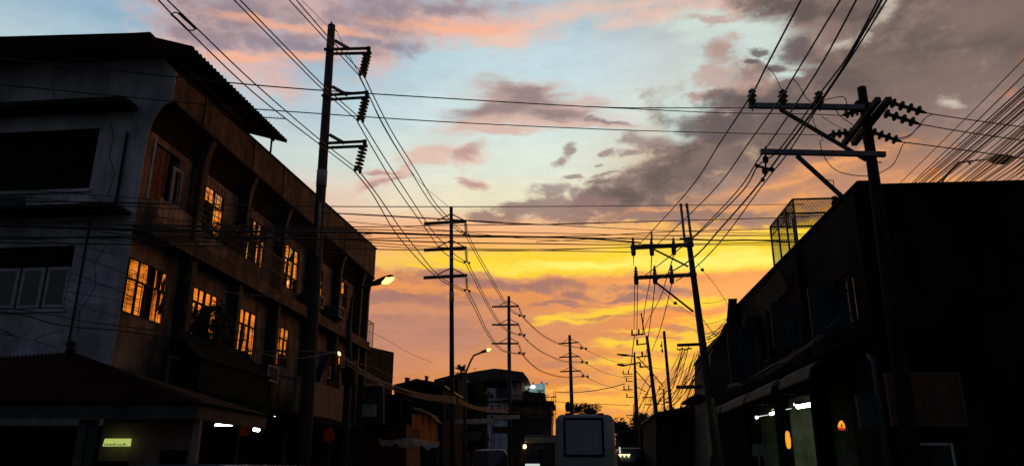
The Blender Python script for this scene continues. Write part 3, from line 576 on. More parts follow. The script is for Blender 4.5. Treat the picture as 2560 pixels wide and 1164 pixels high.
# lights under the left arcade
def tube_light(name, p, q, r, m, label, group=None):
    t = thing(name, Vector(p), label, 'light', group); mb = MB(); mb.tube([p, q], r, 8); mb.build('tube', m, t, True)
    mb = MB(); u = Vector((0, 0, r * 1.5)); mb.bar(Vector(p) + u, Vector(q) + u, r * 3, r); mb.build('batten', K['right2'], t); return t
tube_light('ceiling_lamp', at(541, 1063, 17), at(578, 1067, 17.6), .045, K['tube'], 'brightest white fluorescent tube under the left arcade')
tube_light('ceiling_lamp', at(636, 1072, 19), at(646, 1074, 19.3), .04, K['tube'], 'short white tube just right of the red shop lantern')
tube_light('ceiling_lamp', at(687, 1041, 24), at(698, 1042, 24.3), .035, K['tube'], 'left one of two small white tubes under the hoarding')
tube_light('ceiling_lamp', at(704, 1043, 24), at(716, 1044, 24.3), .035, K['tube'], 'right one of two small white tubes under the hoarding')
def lantern(px, py, w, h, Y, m, label, cap=True):
    c = at(px, py, Y); k = Y / 1950; t = thing('lantern', c - Vector((0, 0, h * k / 2)), label, 'lantern')
    mb = MB(); mb.lathe(c - Vector((0, 0, h * k / 2)), c + Vector((0, 0, h * k / 2)), [(0, w * k * .25), (.15, w * k * .42), (.5, w * k * .5), (.85, w * k * .4), (1, w * k * .2)], 12); mb.build('shade', m, t, True)
    mb = MB(); mb.tube([c + Vector((0, 0, h * k / 2)), c + Vector((0, 0, h * k / 2 + .35))], .012); mb.lathe(c + Vector((0, 0, h * k / 2)), c + Vector((0, 0, h * k / 2 + .05)), [(0, w * k * .22), (1, w * k * .1)]); mb.build('hanger', K['iron'], t)
lantern(822, 1087, 30, 30, 24, K['lantern_red'], 'dim round red lantern below the number sign')
lantern(608, 1070, 40, 34, 18, K['lantern_red'], 'dim red lantern right of the bright tube under the left arcade')
# plants and a dark awning on the left front
def leafy(mb, c, rad, n, size, flat=1.0):
    c = Vector(c)
    for _ in range(n):
        d = Vector((random.gauss(0, 1), random.gauss(0, 1), random.gauss(0, 1))).normalized() * random.random() ** .45
        p = c + Vector((d.x * rad[0], d.y * rad[1], d.z * rad[2])); a = Vector((random.uniform(-1, 1), random.uniform(-1, 1), random.uniform(-.6, .6))).normalized()
        b_ = a.cross(Vector((random.uniform(-1, 1), random.uniform(-1, 1), random.uniform(-1, 1)))).normalized(); s_ = size * random.uniform(.6, 1.4)
        mb.add([p - a * s_, p + b_ * s_ * .35, p + a * s_, p - b_ * s_ * .35], [(0, 1, 2, 3)])
def plant(name, c, rad, n, size, label, cat='plant', stem=None, group=None, clumps=1):
    t = thing(name, Vector(c) - Vector((0, 0, rad[2])) if stem is None else stem, label, cat, group); mb = MB()
    for k in range(clumps):
        o = Vector((0, 0, 0)) if clumps == 1 else Vector((random.uniform(-.7, .7) * rad[0], random.uniform(-.7, .7) * rad[1], random.uniform(-.6, .7) * rad[2]))
        f = 1 if clumps == 1 else random.uniform(.3, .55); leafy(mb, Vector(c) + o, [r * f for r in rad], n // clumps, size)
    mb.build('crown' if stem is not None else 'foliage', K['leaf'], t)
    st = Vector(stem) if stem is not None else Vector(c) - Vector((0, 0, rad[2] * 1.2))
    mb = MB(); mb.tube([st, (st + Vector(c)) / 2 + Vector((.05, 0, 0)) * rad[0], Vector(c)], [max(.02, rad[0] * .12), max(.015, rad[0] * .09), max(.01, rad[0] * .04)], 7)
    for k in range(6 if stem is not None else 3):
        g = random.uniform(0, 6.28); mb.tube([Vector(c) - Vector((0, 0, rad[2] * random.uniform(.2, .9))), Vector(c) + Vector((math.cos(g) * rad[0] * .6, math.sin(g) * rad[1] * .6, rad[2] * random.uniform(-.2, .5)))], [max(.01, rad[0] * .05), .008], 5)
    mb.build('trunk' if stem is not None else 'stem', K['bark'], t); return t
plant('potted_plant', P(3.3, .32, 5.0), (.5, .3, .65), 700, .07, 'dark bushy plant hiding the lower half of the second lower window')
plant('potted_plant', P(4.0, .30, 7.45), (.28, .25, .5), 300, .06, 'leafy pot plant on the upper balcony rail beside the orange window')
plant('potted_plant', P(4.9, .34, 7.75), (.2, .2, .35), 160, .05, 'smaller hanging plant in front of the third upper bay')
aw = thing('awning', P(1.2, .4, 4.5), 'large black tarpaulin awning under the first lower windows of the left building', 'awning')
mb = MB(); mb.prism([P(1.45, .36, 4.62), P(1.45, 1.05, 3.95), P(1.45, 1.05, 3.3), P(1.45, .36, 3.3)], LF.s * 3.6); mb.build('canopy', K['black'], aw)
mb = MB(); mb.bar(P(1.4, 1.08, 3.95), P(5.1, 1.08, 3.95), .04); mb.bar(P(1.4, 1.08, 3.28), P(5.1, 1.08, 3.28), .04); mb.build('frame', K['black'], aw)
# ------------------------------------------------------------------ roofed kiosk, bottom left
KY = 12.0
kk = thing('kiosk', (-6.6, KY + 1, .13), 'low kiosk with dark red hip roof and finial in front of the grey side wall', 'kiosk')
ap = at(178, 882, KY + 1.4); e_z = at(310, 1008, KY)[2]
FLc, FRc = Vector((-11.5, KY - .3, e_z)), Vector((-4.3, KY - .3, e_z)); BLc, BRc = Vector((-11.5, KY + 2.7, e_z)), Vector((-4.3, KY + 2.7, e_z))
FRc = at(500, 1018, KY - .3); FRc.z = e_z; BRc = FRc + Vector((.2, 2.9, 0)); ap2 = Vector((-9.6, ap.y, ap.z - .12))
mb = MB(); mb.add([FLc, FRc, BRc, BLc, ap, ap2], [(0, 1, 4, 5), (1, 2, 4), (2, 3, 5, 4), (3, 0, 5), (3, 2, 1, 0)]); mb.build('roof', K['tin_red'], kk)
mb = MB()
for k in range(40):
    t_ = k / 39; a = FLc.lerp(FRc, t_); mb.bar(a + Vector((0, 0, .02)), (ap2.lerp(ap, min(1, max(0, (t_ - .25) * 1.45)))) + Vector((0, 0, .02)), .02)
mb.build('roof_rib', K['tin_red'], kk)
mb = MB(); mb.lathe(ap - Vector((0, 0, .05)), at(178, 852, KY + 1.4), [(0, .07), (.3, .06), (.35, .1), (.5, .05), (.7, .07), (.85, .09), (1, .02)]); mb.build('finial', K['soot'], kk, True)
mb = MB(); mb.bar(FLc + Vector((0, .12, -.14)), FRc + Vector((-.1, .12, -.14)), .06, .2); mb.bar(FRc + Vector((-.12, .15, -.14)), BRc + Vector((-.12, 0, -.14)), .06, .2); mb.build('fascia', K['right2'], kk)
for px in (216, 238): 
    a = at(px, 1040, KY); mb = MB(); mb.bar((a.x, a.y, .13), (a.x, a.y, e_z - .24), .13 if px == 216 else .09); mb.build('post', K['right2'], kk)
a = at(490, 1100, KY); mb = MB(); mb.bar((a.x, a.y, .13), (a.x, a.y, e_z - .24), .1); mb.build('post', K['kiosk_wall'], kk)
mb = MB(); xl, xr = at(252, 1100, KY + .5).x, at(494, 1100, KY + .5).x
hol = (at(395, 1125, KY + .5).x, at(470, 1125, KY + .5).x, .9, at(430, 1124, KY + .5).z)
for (x0, x1, z0, z1) in ((xl, hol[0], 1.78, e_z - .25), (hol[0], hol[1], hol[3], e_z - .25), (hol[1], xr, .14, e_z - .25), (at(330, 1100, KY + .5).x, hol[0], .14, 1.78), (hol[0], hol[1], .14, .9)):
    mb.hexa([(x0, KY + .5, z0), (x1, KY + .5, z0), (x1, KY + .6, z0), (x0, KY + .6, z0), (x0, KY + .5, z1), (x1, KY + .5, z1), (x1, KY + .6, z1), (x0, KY + .6, z1)])
mb.build('front_wall', K['kiosk_wall'], kk)
mb = MB(); mb.hexa([(-11.4, KY + 2.3, .14), (xr, KY + 2.3, .14), (xr, KY + 2.4, .14), (-11.4, KY + 2.4, .14), (-11.4, KY + 2.3, e_z - .2), (xr, KY + 2.3, e_z - .2), (xr, KY + 2.4, e_z - .2), (-11.4, KY + 2.4, e_z - .2)]); mb.build('rear_wall', K['soot'], kk)
sg = thing('lit_sign', at(289, 1104, KY + .35), 'small glowing yellow-green sign strip over the kiosk doorway', 'sign')
mb = MB(); c0, c1 = at(256, 1114, KY + .35), at(323, 1095, KY + .35); mb.hexa([(c0.x, c0.y, c0.z), (c1.x, c0.y, c0.z), (c1.x, c0.y + .08, c0.z), (c0.x, c0.y + .08, c0.z), (c0.x + .02, c0.y, c1.z), (c1.x, c0.y, c1.z), (c1.x, c0.y + .08, c1.z), (c0.x + .02, c0.y + .08, c1.z)]); mb.build('light_box', K['sign_green'], sg)
mb = MB(); xx = c0.x + .03
while xx < c1.x - .03:
    hh = random.uniform(.02, .055); mb.hexa([(xx, c0.y - .01, c0.z + .01), (xx + .008, c0.y - .01, c0.z + .01), (xx + .008, c0.y - .002, c0.z + .01), (xx, c0.y - .002, c0.z + .01), (xx, c0.y - .01, c0.z + hh), (xx + .008, c0.y - .01, c0.z + hh), (xx + .008, c0.y - .002, c0.z + hh), (xx, c0.y - .002, c0.z + hh)]); xx += random.uniform(.014, .03)
mb.build('fringe', K['cream'], sg)
# ================================================================== poles
def pole_shaft(t, top, bot, w0, w1, m=None, n=14, name='shaft'):
    d = (top - bot).normalized(); base = bot + d * ((bot.z - .0) / -d.z if abs(d.z) > 1e-6 else 0)
    k = (top - base).length / (top - bot).length
    mb = MB(); mb.tube([base, base.lerp(top, .5), top], [w0 + (w1 - w0) * k, w0 + (w1 - w0) * k * .5, w0], n); return mb.build(name, m or K['pole'], t, True), base
def disc_string(t, p, q, nd, r, name='insulator_string', m=None, fat=False):
    mb = MB(); pr = [(0, .012)]
    for i in range(nd):
        a = (i + .25) / (nd + .3); h = .5 / (nd + .3)
        if fat: pr += [(a - h * .6, .04), (a - h * .4, r * .85), (a, r), (a + h * .35, r * .9), (a + h * .6, .045)]; continue
        pr += [(a - h * .5, .022), (a - h * .35, r * .3), (a - h * .05, r * .42), (a + h * .12, r * .95), (a + h * .26, r), (a + h * .32, r * .35), (a + h * .5, .022)]
    mb.lathe(p, q, pr + [(1, .014)], 10); return mb.build(name, m or K['ceramic'], t, True)
def tower(name, Y, top, bot, w, label, arms, sgroup, armw, strw, side1=False, tie=True):
    T, Bt = at(*top, Y), at(*bot, Y); k = Y / 1950
    t = thing(name, (Bt.x, Y, .13), label, 'utility pole', sgroup)
    sh, base = pole_shaft(t, T, Bt, w[0] * k / 2, w[1] * k / 2)
    for (l, r, s0, s1) in arms:
        L_, R_ = at(*l, Y - .18), at(*r, Y - .18); mb = MB()
        if side1:
            L2, R2 = at(l[0] + 5, l[1] + 11, Y + .22), at(r[0] + 3, r[1] + 12, Y + .22)
            mb.bar(L_, R_, armw, armw * .9); mb.bar(L2, R2, armw, armw * .9); mb.bar(at(r[0] - 4, r[1] - 3, Y), at(r[0] - 4, r[1] + 15, Y), armw * 1.4); 
        else: mb.bar(L_, R_, armw)
        ar = mb.build('crossarm', K['arm'], t)
        cx = at((l[0] + r[0]) / 2, (l[1] + r[1]) / 2, Y)
        mb = MB()
        if side1:
            a = at(l[0] + 27, l[1] - 22, Y); b_ = at(l[0] + 64, l[1] - 1, Y); mb.bar(a, b_, .09)
        else:
            xp = T.x + (Bt.x - T.x) * ((T.z - cx.z) / (T.z - Bt.z)); h = .42; up = .62
            for sg_ in (-1, 1): mb.bar((xp, Y - .2, cx.z + h), (xp + sg_ * up * 1.15, Y - .2, cx.z + .04), .05)
        mb.build('brace', K['steel'], ar)
        p, q = at(*s0, Y), at(*s1, Y); disc_string(t, p, q, 6, strw)
        for dx_ in (-.5, .5):
            mb = MB(); c = q + Vector((dx_ * 14 * k * (1 if side1 else .9), 0, -.05 * dx_)); mb.bar(q + Vector((0, 0, .03)), c, .05 if side1 else .04); mb.ball(c, 5.0 * k if side1 else 3.2 * k, 5 * k if side1 else 3.2 * k, (8 if side1 else 4) * k); mb.build('clamp', K['steel'], t, True)
    return t
G_T = 'tall power poles along the left kerb'
D1, D2, D3, D4 = 22.5, 37.8, 56.3, 73.4
p1 = tower('transmission_pole', D1, (829, 64), (792, 640), (22, 29), 'nearest tall concrete power pole in front of the left building', [((810, 124), (926, 121), (918, 138), (906, 188)), ((804, 239), (921, 231), (914, 248), (901, 300)), ((797, 359), (916, 353), (908, 370), (894, 426))], G_T, .08, .155, side1=True)
mb = MB(); a, b_ = at(829, 64, D1), at(792, 640, D1)
q0, q1 = a.lerp(b_, (440 - 64) / 576), a.lerp(b_, (478 - 64) / 576); mb.tube([q0, q1], 14.6 * D1 / 1950, 14); mb.build('painted_band', K['band'], p1, True)
mb = MB(); q0 = at(800, 505, D1 - .35); mb.tube([q0, at(797, 560, D1 - .35), at(792, 640, D1 - .35)], .05, 8); mb.build('conduit', K['band'], p1, True)
mb = MB(); mb.tube([at(829, 64, D1), at(829, 55, D1)], .03); mb.bar(at(829, 66, D1), at(843, 80, D1), .03); mb.bar(at(818, 76, D1), at(823, 76, D1), .02); mb.bar(at(818, 84, D1), at(823, 84, D1), .02); mb.build('cap_bracket', K['steel'], p1)
p2 = tower('transmission_pole', D2, (1128, 517), (1130, 1000), (9, 13), 'second tall power pole from the left, lamp and palm behind it', [((1060, 559), (1166, 553), (1164, 558), (1166, 586)), ((1060, 625), (1167, 619), (1165, 624), (1167, 656)), ((1059, 694), (1168, 688), (1166, 694), (1168, 726))], G_T, .14, .10)
mb = MB(); mb.tube([at(1129, 729, D2), at(1129.3, 753, D2)], 6.2 * D2 / 1950, 12); mb.build('painted_band', K['band'], p2, True)
tower('transmission_pole', D3, (1272, 740), (1274, 1040), (7.5, 11), 'third tall power pole, standing before the far house with the hipped roof', [((1230, 766), (1297, 765), (1297, 768), (1305, 789)), ((1230, 811), (1298, 811), (1298, 814), (1305, 836)), ((1229, 858), (1297, 858), (1297, 861), (1304, 882))], G_T, .12, .10)
tower('transmission_pole', D4, (1424, 837), (1430, 1030), (7, 10), 'fourth and smallest tall power pole, standing behind the white van', [((1397, 858), (1447, 855), (1447, 857), (1459, 870)), ((1398, 892), (1449, 890), (1449, 892), (1461, 905)), ((1400, 928), (1452, 926), (1451, 928), (1463, 940))], G_T, .12, .10)
# ------------------------------------------------------------------ right distribution pole, near
NY = 16.0; kn = NY / 1950
np_ = thing('distribution_pole', (at(2290, 1181, NY).x, NY, .13), 'nearest thick concrete pole on the right with crossed timber arms and dead-end insulators', 'utility pole', 'poles along the right kerb')
shaft, _ = pole_shaft(np_, at(2154, 219, NY), at(2186, 452, NY), 12 * kn, 15 * kn, K['pole_near'])
def arm(t, p, q, w, name='crossarm', m=None, h=None, bolts=0):
    mb = MB(); mb.bar(p, q, w, h); o = mb.build(name, m or K['arm'], t)
    if bolts:
        mb = MB()
        for i in range(bolts): c = Vector(p).lerp(Vector(q), (i + .7) / (bolts + .4)); mb.ball(c + Vector((0, -w / 2, .0)), .018)
        mb.build('bolt', K['steel'], o)
    return o
arm(np_, at(1871, 264, NY - .25), at(2160, 269, NY - .25), .10, h=.115, bolts=6, m=K['steel'])
arm(np_, at(1901, 379, NY - .28), at(2213, 386, NY - .28), .10, h=.11, bolts=6, m=K['steel'])
arm(np_, at(1950, 273, NY - .3), at(2166, 400, NY - .2), .07, 'brace'); arm(np_, at(1992, 389, NY - .3), at(2118, 503, NY - .1), .075, 'brace')
arm(np_, at(2223, 248, 15.2), at(2134, 359, 17.1), .13); arm(np_, at(2196, 248, 15.2), at(2110, 359, 17.1), .12)
arm(np_, at(2138, 262, NY - .1), at(2178, 268, NY - .1), .16, 'clamp_plate', K['pole_near'])
def pin(t, px, py0, py1, Y, w, base=None):
    k = Y / 1950; a, b_ = at(px, py1, Y), at(px, py0, Y); mb = MB()
    mb.lathe(a, b_, [(0, .02), (.05, w * k * .3), (.3, w * k * .36), (.34, w * k * .55), (.42, w * k * .36), (.55, w * k * .36), (.6, w * k * .58), (.7, w * k * .35), (.78, w * k * .33), (.84, w * k * .5), (.93, w * k * .25), (1, w * k * .12)], 12); mb.build('pin_insulator', K['ceramic'], t, True)
pin(np_, 1880, 222, 268, NY - .25, 24); pin(np_, 1957, 224, 268, NY - .25, 26); pin(np_, 2047, 228, 272, NY - .25, 26)
for px in (1881, 2050): mb = MB(); mb.bar(at(px, 262, NY - .25), at(px, 277, NY - .25), .03); mb.build('bolt', K['steel'], np_)
for a, b_, c, d, Y0, Y1 in ((2228, 257, 2318, 283, 15.2, 15.0), (2212, 283, 2302, 311, 15.6, 15.4), (2180, 330, 2256, 355, 16.2, 16.0), (2156, 274, 2104, 289, 16, 16.1), (2132, 330, 2068, 338, 16.8, 16.9)):
    disc_string(np_, at(a, b, Y0), at(c, d, Y1), 4, .135, 'dead_end_insulator') if False else disc_string(np_, at(a, b_, Y0), at(c, d, Y1), 4, .115, 'dead_end_insulator', fat=True)
# four-wire spacer hanging under the lower arm
mb = MB(); mb.bar(at(1914, 366, NY - .2), at(1914, 440, NY - .2), .03); mb.ball(at(1914, 399, NY - .2), .07, .07, .1); mb.bar(at(1893, 415, NY - .2), at(1932, 424, NY - .2), .04)
mb.ball(at(1893, 415, NY - .2), .05); mb.ball(at(1930, 424, NY - .2), .06); mb.ball(at(1912, 427, NY - .2), .07, .07, .09); mb.ball(at(1907, 449, NY - .2), .05); mb.build('cable_spacer', K['black'], np_, True)
mb = MB(); mb.bar(at(2192, 405, NY), at(2204, 406, NY), .02); mb.bar(at(2066, 450, 15.8), at(2084, 451, 15.8), .015); mb.bar(at(2084, 451, 15.8), at(2084, 480, 15.8), .015); mb.build('step_hook', K['steel'], np_)
# ------------------------------------------------------------------ middle right pole
MY = 28.5
mp = thing('distribution_pole', (at(1795, 1181, MY).x, MY, .13), 'leaning pole in the middle right with two arms of fuse cutouts against the yellow sky', 'utility pole', 'poles along the right kerb')
km = MY / 1950
pole_shaft(mp, at(1722, 603, MY), at(1764, 915, MY), 7 * km, 10 * km)
mb = MB(); mb.bar(at(1712, 606, MY - .2), at(1732, 604, MY - .2), .1, .4); mb.build('clamp_plate', K['steel'], mp)
for a, b_, c, d in ((1702, 512, 1713, 612), (1717, 512, 1730, 612)): mb = MB(); mb.bar(at(a, b_, MY), at(c, d, MY), .085); mb.ball(at(a, b_, MY), .07); mb.build('steel_upright', K['steel'], mp)
arm(mp, at(1577, 619, MY - .25), at(1733, 611, MY - .25), .14); arm(mp, at(1585, 694, MY - .25), at(1741, 686, MY - .25), .13)
arm(mp, at(1635, 623, MY - .2), at(1721, 666, MY - .1), .055, 'brace'); arm(mp, at(1641, 706, MY - .2), at(1733, 778, MY - .1), .06, 'brace')
def cutout(px, y0, y1, Y, w=12):
    k = Y / 1950; mb = MB()
    mb.lathe(at(px + 1, y1, Y), at(px - 1, y0, Y), [(0, w * k * .25), (.04, w * k * .5), (.45, w * k * .55), (.5, w * k * .3), (.55, w * k * .5), (.65, w * k * .28), (.7, w * k * .42), (.8, w * k * .22), (.86, w * k * .34), (.95, w * k * .12), (1, .01)], 10); mb.build('fuse_cutout', K['ceramic'], mp, True)
for px, y0, y1 in ((1583, 592, 639), (1629, 594, 639), (1684, 592, 637), (1590, 664, 711), (1637, 662, 710), (1679, 660, 709)): cutout(px, y0, y1, MY - .25)
arm(mp, at(1693, 862, MY - .2), at(1766, 859, MY - .2), .10); arm(mp, at(1691, 967, MY - .2), at(1757, 966, MY - .2), .12)
mb = MB()
for i in range(9): mb.ball(at(1694 + i * 4.2, 871 + random.uniform(-2, 3), MY - .2), .035)
mb.build('spool_insulator', K['ceramic'], mp)
mb = MB(); mb.bar(at(1628, 578, MY), at(1630, 598, MY), .06); mb.build('steel_upright', K['steel'], mp)
# ------------------------------------------------------------------ far right poles
def far_pole(Y, top, bot, w, label, arms=(), rods=(), loc=None):
    k = Y / 1950; t = thing('distribution_pole', (at(*bot, Y).x, Y, .13), label, 'utility pole', 'poles along the right kerb'); pole_shaft(t, at(*top, Y), at(*bot, Y), w[0] * k / 2, w[1] * k / 2, K['pole_wood'])
    for l, r, wd in arms: arm(t, at(*l, Y - .15), at(*r, Y - .15), wd * k)
    for l, r, wd in rods: mb = MB(); mb.bar(at(*l, Y - .2), at(*r, Y - .2), wd * k); mb.build('pin_insulator', K['ceramic'], t)
    return t
far_pole(48, (1617, 839), (1640, 1028), (7.5, 11), 'leaning far pole with four stub arms, left of the plain thick pole', [((1579, 837), (1612, 834), 3.2), ((1593, 861), (1616, 858), 3), ((1590, 892), (1620, 889), 3.2), ((1600, 917), (1622, 915), 3), ((1605, 993), (1632, 992), 2.5), ((1612, 1010), (1636, 1011), 2.2)],
    [((1603, 782), (1611, 834), 3), ((1580, 824), (1580, 838), 4), ((1597, 822), (1597, 836), 4), ((1593, 848), (1593, 862), 5), ((1605, 878), (1606, 890), 4), ((1600, 904), (1601, 918), 4), ((1595, 893), (1625, 925), 2.2), ((1625, 925), (1658, 965), 2.2)])
far_pole(46, (1660, 827), (1677, 1018), (7, 9), 'plain thick far pole with a bare round top', [((1664, 1005), (1673, 1004), 4)], [((1654, 852), (1656, 882), 1.6), ((1653, 860), (1654, 866), 4), ((1655, 873), (1656, 878), 4)])
fp3 = far_pole(60, (1586, 880), (1592, 1060), (4.5, 12), 'far pole with two unlit street lamps and comb-like stub arms', [((1557, 934), (1582, 934), 2), ((1559, 940), (1582, 940), 1.6), ((1565, 952), (1582, 952), 2), ((1558, 973), (1582, 973), 2.4), ((1566, 992), (1584, 992), 2.2), ((1565, 1037), (1584, 1036), 1.8)],
    [((1558, 925), (1558, 934), 2.6), ((1571, 925), (1571, 934), 2.6), ((1566, 943), (1566, 952), 2.6), ((1560, 963), (1560, 973), 2.6), ((1572, 962), (1572, 973), 2.6), ((1567, 983), (1567, 992), 2.6), ((1589, 925), (1625, 966), 2), ((1590, 965), (1614, 978), 2), ((1566, 1040), (1590, 1052), 1.4), ((1575, 1052), (1590, 1045), 1.4)])
mb = MB(); k = 60 / 1950
for i in range(14): y = 1010 + i * 3.2; mb.ball(at(1583.5 + .05 * i, y, 60), 1.4 * k)
mb.build('step_rungs', K['steel'], fp3)
for (hx0, hx1, hy, ax, ay, w_) in ((1542, 1574, 886, 1588, 890, 6), (1542, 1564, 911, 1600, 905, 7)):
    Y = 60; lt = thing('street_lamp', at(ax, ay, Y), 'upper unlit street lamp on the far right pole' if hy < 900 else 'lower unlit street lamp on the far right pole', 'street lamp')
    mb = MB(); mb.lathe(at(hx0, hy - 1, Y), at(hx1, hy + 2, Y), [(0, .03), (.1, w_ * k * .35), (.5, w_ * k * .5), (.8, w_ * k * .45), (1, .05)], 8); mb.build('lamp_head', K['soot'], lt, True)
    mb = MB(); mb.tube([at(hx1 - 2, hy + 2, Y), at(ax, ay, Y)], .06); mb.build('arm', K['iron'], lt)
far_pole(85, (1659, 972), (1661, 1022), (4, 5), 'smallest far pole, a thin stub between two leaning ones', [((1644, 973), (1659, 971), 1.8), ((1645, 984), (1659, 983), 1.6), ((1645, 1001), (1659, 1001), 2), ((1645, 1009), (1659, 1009), 1.6), ((1661, 978), (1672, 976), 1.6)], [((1649, 963), (1649, 972), 2), ((1651, 993), (1651, 1001), 2)])
# ------------------------------------------------------------------ street lamps
def lamp(name_label, Y, armpts, headp, lensc, lr, m, base, glow):
    t = thing('street_lamp', base, name_label, 'street lamp')
    mb = MB(); mb.tube([at(x, y, Y) for x, y in armpts], .055, 8); mb.build('arm', K['iron'], t, True)
    mb = MB(); (x0, y0), (x1, y1), w_ = headp; k = Y / 1950
    mb.lathe(at(x0, y0, Y), at(x1, y1, Y), [(0, w_ * k * .2), (.25, w_ * k * .42), (.6, w_ * k * .5), (.9, w_ * k * .42), (1, w_ * k * .15)], 12); mb.build('lamp_head', K['soot'], t, True)
    mb = MB(); c = at(*lensc, Y - .02); u = (at(x1, y1, Y) - at(x0, y0, Y)).normalized(); w2 = u.cross(Vector((0, 1, 0))).normalized()
    a, b_ = lr; mb.lathe(c - u * a * k, c + u * a * k, [(0, .01), (.15, b_ * k * .6), (.5, b_ * k), (.85, b_ * k * .6), (1, .01)], 14); mb.build('lens', m, t, True); return t
l1 = lamp('lit street lamp leaning out past the end of the left building', 28, [(872, 800), (880, 745), (897, 722), (935, 707)], ((926, 712), (984, 690), 19), (968, 700), (20, 10), K['sodium'], (-5.6, 28, .13), 1)
mb = MB(); x = at(872, 1000, 28).x; mb.tube([(x - .02, 28, 0), at(872, 930, 28), at(872, 800, 28)], [.16, .14, .1], 12); mb.build('post', K['pole'], l1, True)
l2 = lamp('lit street lamp on a curved arm above the far hipped roof', 44, [(1163, 935), (1175, 905), (1184, 888), (1204, 880)], ((1200, 881), (1226, 872), 8.5), (1220, 874), (8.5, 4.2), K['sodium'], (at(1163, 1181, 44).x, 44, .13), 1)
mb = MB(); mb.tube([(at(1163, 1181, 44).x, 44, 0), at(1163, 935, 44)], .1, 10); mb.build('post', K['pole'], l2, True)
l3 = thing('street_lamp', (at(2330, 1181, 20).x, 20, 8), 'unlit round-headed street lamp above the flat dark roof edge on the right', 'street lamp')
mb = MB(); mb.tube([at(2345, 470, 19.5), at(2372, 430, 19.2), at(2397, 406, 19), at(2440, 401, 18.7), at(2478, 398, 18.5)], [.024, .024, .024, .02, .02], 8); mb.bar(at(2423, 404, 18.8), at(2425, 411, 18.8), .04); mb.build('arm', K['iron'], l3, True)
mb = MB(); k = 18.5 / 1950; mb.lathe(at(2474, 399, 18.5), at(2536, 397, 18.5), [(0, 6 * k), (.06, 9 * k), (.25, 14 * k), (.6, 15 * k), (.9, 10 * k), (1, 3 * k)], 14); mb.build('lamp_head', K['glass_dark'], l3, True)
# ================================================================== wires
def on_vplane(px, py, A, Bv):
    n = Vector((Bv.y - A.y, -(Bv.x - A.x), 0)); return onplane(px, py, A, n)
def wire(pts, YA, YB, w, label, group, name='power_line', ext=(0, 0), n=6, m=None):
    """a cable in one vertical plane: the px points are cut with that plane, so the cable is a true 3D catenary-like curve"""
    A, Bv = at(*pts[0], YA), at(*pts[-1], YB); P3 = [A] + [on_vplane(x, y, A, Bv) for x, y in pts[1:-1]] + [Bv]
    out = []
    for i in range(len(P3) - 1):
        p0, p1, p2, p3 = P3[max(i - 1, 0)], P3[i], P3[i + 1], P3[min(i + 2, len(P3) - 1)]
        for j in range(n):
            t = j / n; out.append(.5 * ((2 * p1) + (p2 - p0) * t + (2 * p0 - 5 * p1 + 4 * p2 - p3) * t * t + (3 * p1 - p0 - 3 * p2 + p3) * t ** 3))
    out.append(P3[-1])
    if ext[0]: d = (out[0] - out[1]).normalized(); out.insert(0, out[0] + d * ext[0])
    if ext[1]: d = (out[-1] - out[-2]).normalized(); out.append(out[-1] + d * ext[1])
    r = [max(.004, w * max(3, p.y) / 1950 / 2) if not isinstance(w, tuple) else w[0] for p in out]
    rm = w * (YA + YB) / 2 / 1950 / 2; mb = MB(); mb.tube(out, rm, 5); o = mb.build(name, m or K['wire'], None, True); tag(o, label, 'power line', group); return o
GT = 'paired transmission conductors on the tall left poles'
def T_(pts, Ya, Yb, w, lab, ext=(0, 0)): wire(pts, Ya, Yb, w, lab, GT, ext=ext)
lvl = {'t': 'top', 'm': 'middle', 'l': 'lowest'}
# camera side of pole one
for lv, pr, Yn in (('l', ([(396, 0), (466, 72), (640, 237), (794, 357), (887, 428)], [(418, 0), (493, 72), (640, 212), (803, 352), (899, 426)]), 11.5),
                   ('m', ([(585, 0), (700, 117), (809, 226), (894, 302)], [(600, 0), (715, 118), (811, 216), (906, 300)]), 14),
                   ('t', ([(723, 0), (771, 52), (818, 103), (899, 190)], [(741, 0), (781, 47), (818, 89), (912, 190)])  , 16.7)):
    for i, pp in enumerate(pr): T_(pp, Yn, D1, 3.4, f'{lvl[lv]} level conductor running up to the upper left from the nearest tall pole', ext=(14, 0))
wire([(753, 0), (790, 37), (820, 66), (829, 70)], 17, D1, 1.6, 'thin earth wire coming down to the very top of the nearest tall pole', GT, ext=(10, 0))
wire([(843, 82), (907, 205), (950, 300), (1000, 385), (1050, 455), (1128, 522)], D1, D2, 1.3, 'hair-thin earth wire between the first two tall pole tops', GT)
for lv, pr in (('l', ([(888, 430), (932, 486), (978, 565), (1021, 621), (1079, 681), (1122, 712), (1165, 729)], [(900, 430), (946, 490), (1001, 570), (1041, 622), (1088, 680), (1128, 709), (1172, 727)])),
               ('m', ([(894, 305), (940, 385), (990, 467), (1060, 566), (1104, 625), (1133, 645), (1164, 659)], [(906, 305), (957, 388), (1010, 470), (1079, 574), (1115, 613), (1137, 636), (1171, 658)])),
               ('t', ([(899, 193), (919, 232), (960, 315), (1016, 410), (1072, 500), (1108, 542), (1135, 568), (1162, 588)], [(912, 193), (930, 232), (978, 326), (1036, 420), (1084, 501), (1117, 540), (1137, 562), (1170, 588)]))):
    for pp in pr: T_(pp, D1, D2, 2.6, f'{lvl[lv]} level conductor of the pair between the first and second tall poles')
for lv, pr in (('l', ([(1165, 730), (1185, 768), (1213, 826), (1242, 866), (1266, 880), (1303, 885)],)), ('m', ([(1165, 660), (1188, 705), (1222, 770), (1252, 814), (1278, 832), (1304, 838)],)), ('t', ([(1165, 590), (1192, 640), (1228, 702), (1256, 750), (1280, 779), (1305, 791)],))):
    for pp in pr:
        for dxx in (0, 6): T_([(x + dxx * (1 - i / 8), y - dxx * .3) for i, (x, y) in enumerate(pp)], D2, D3, 1.7, f'{lvl[lv]} level conductor of the pair between the second and third tall poles')
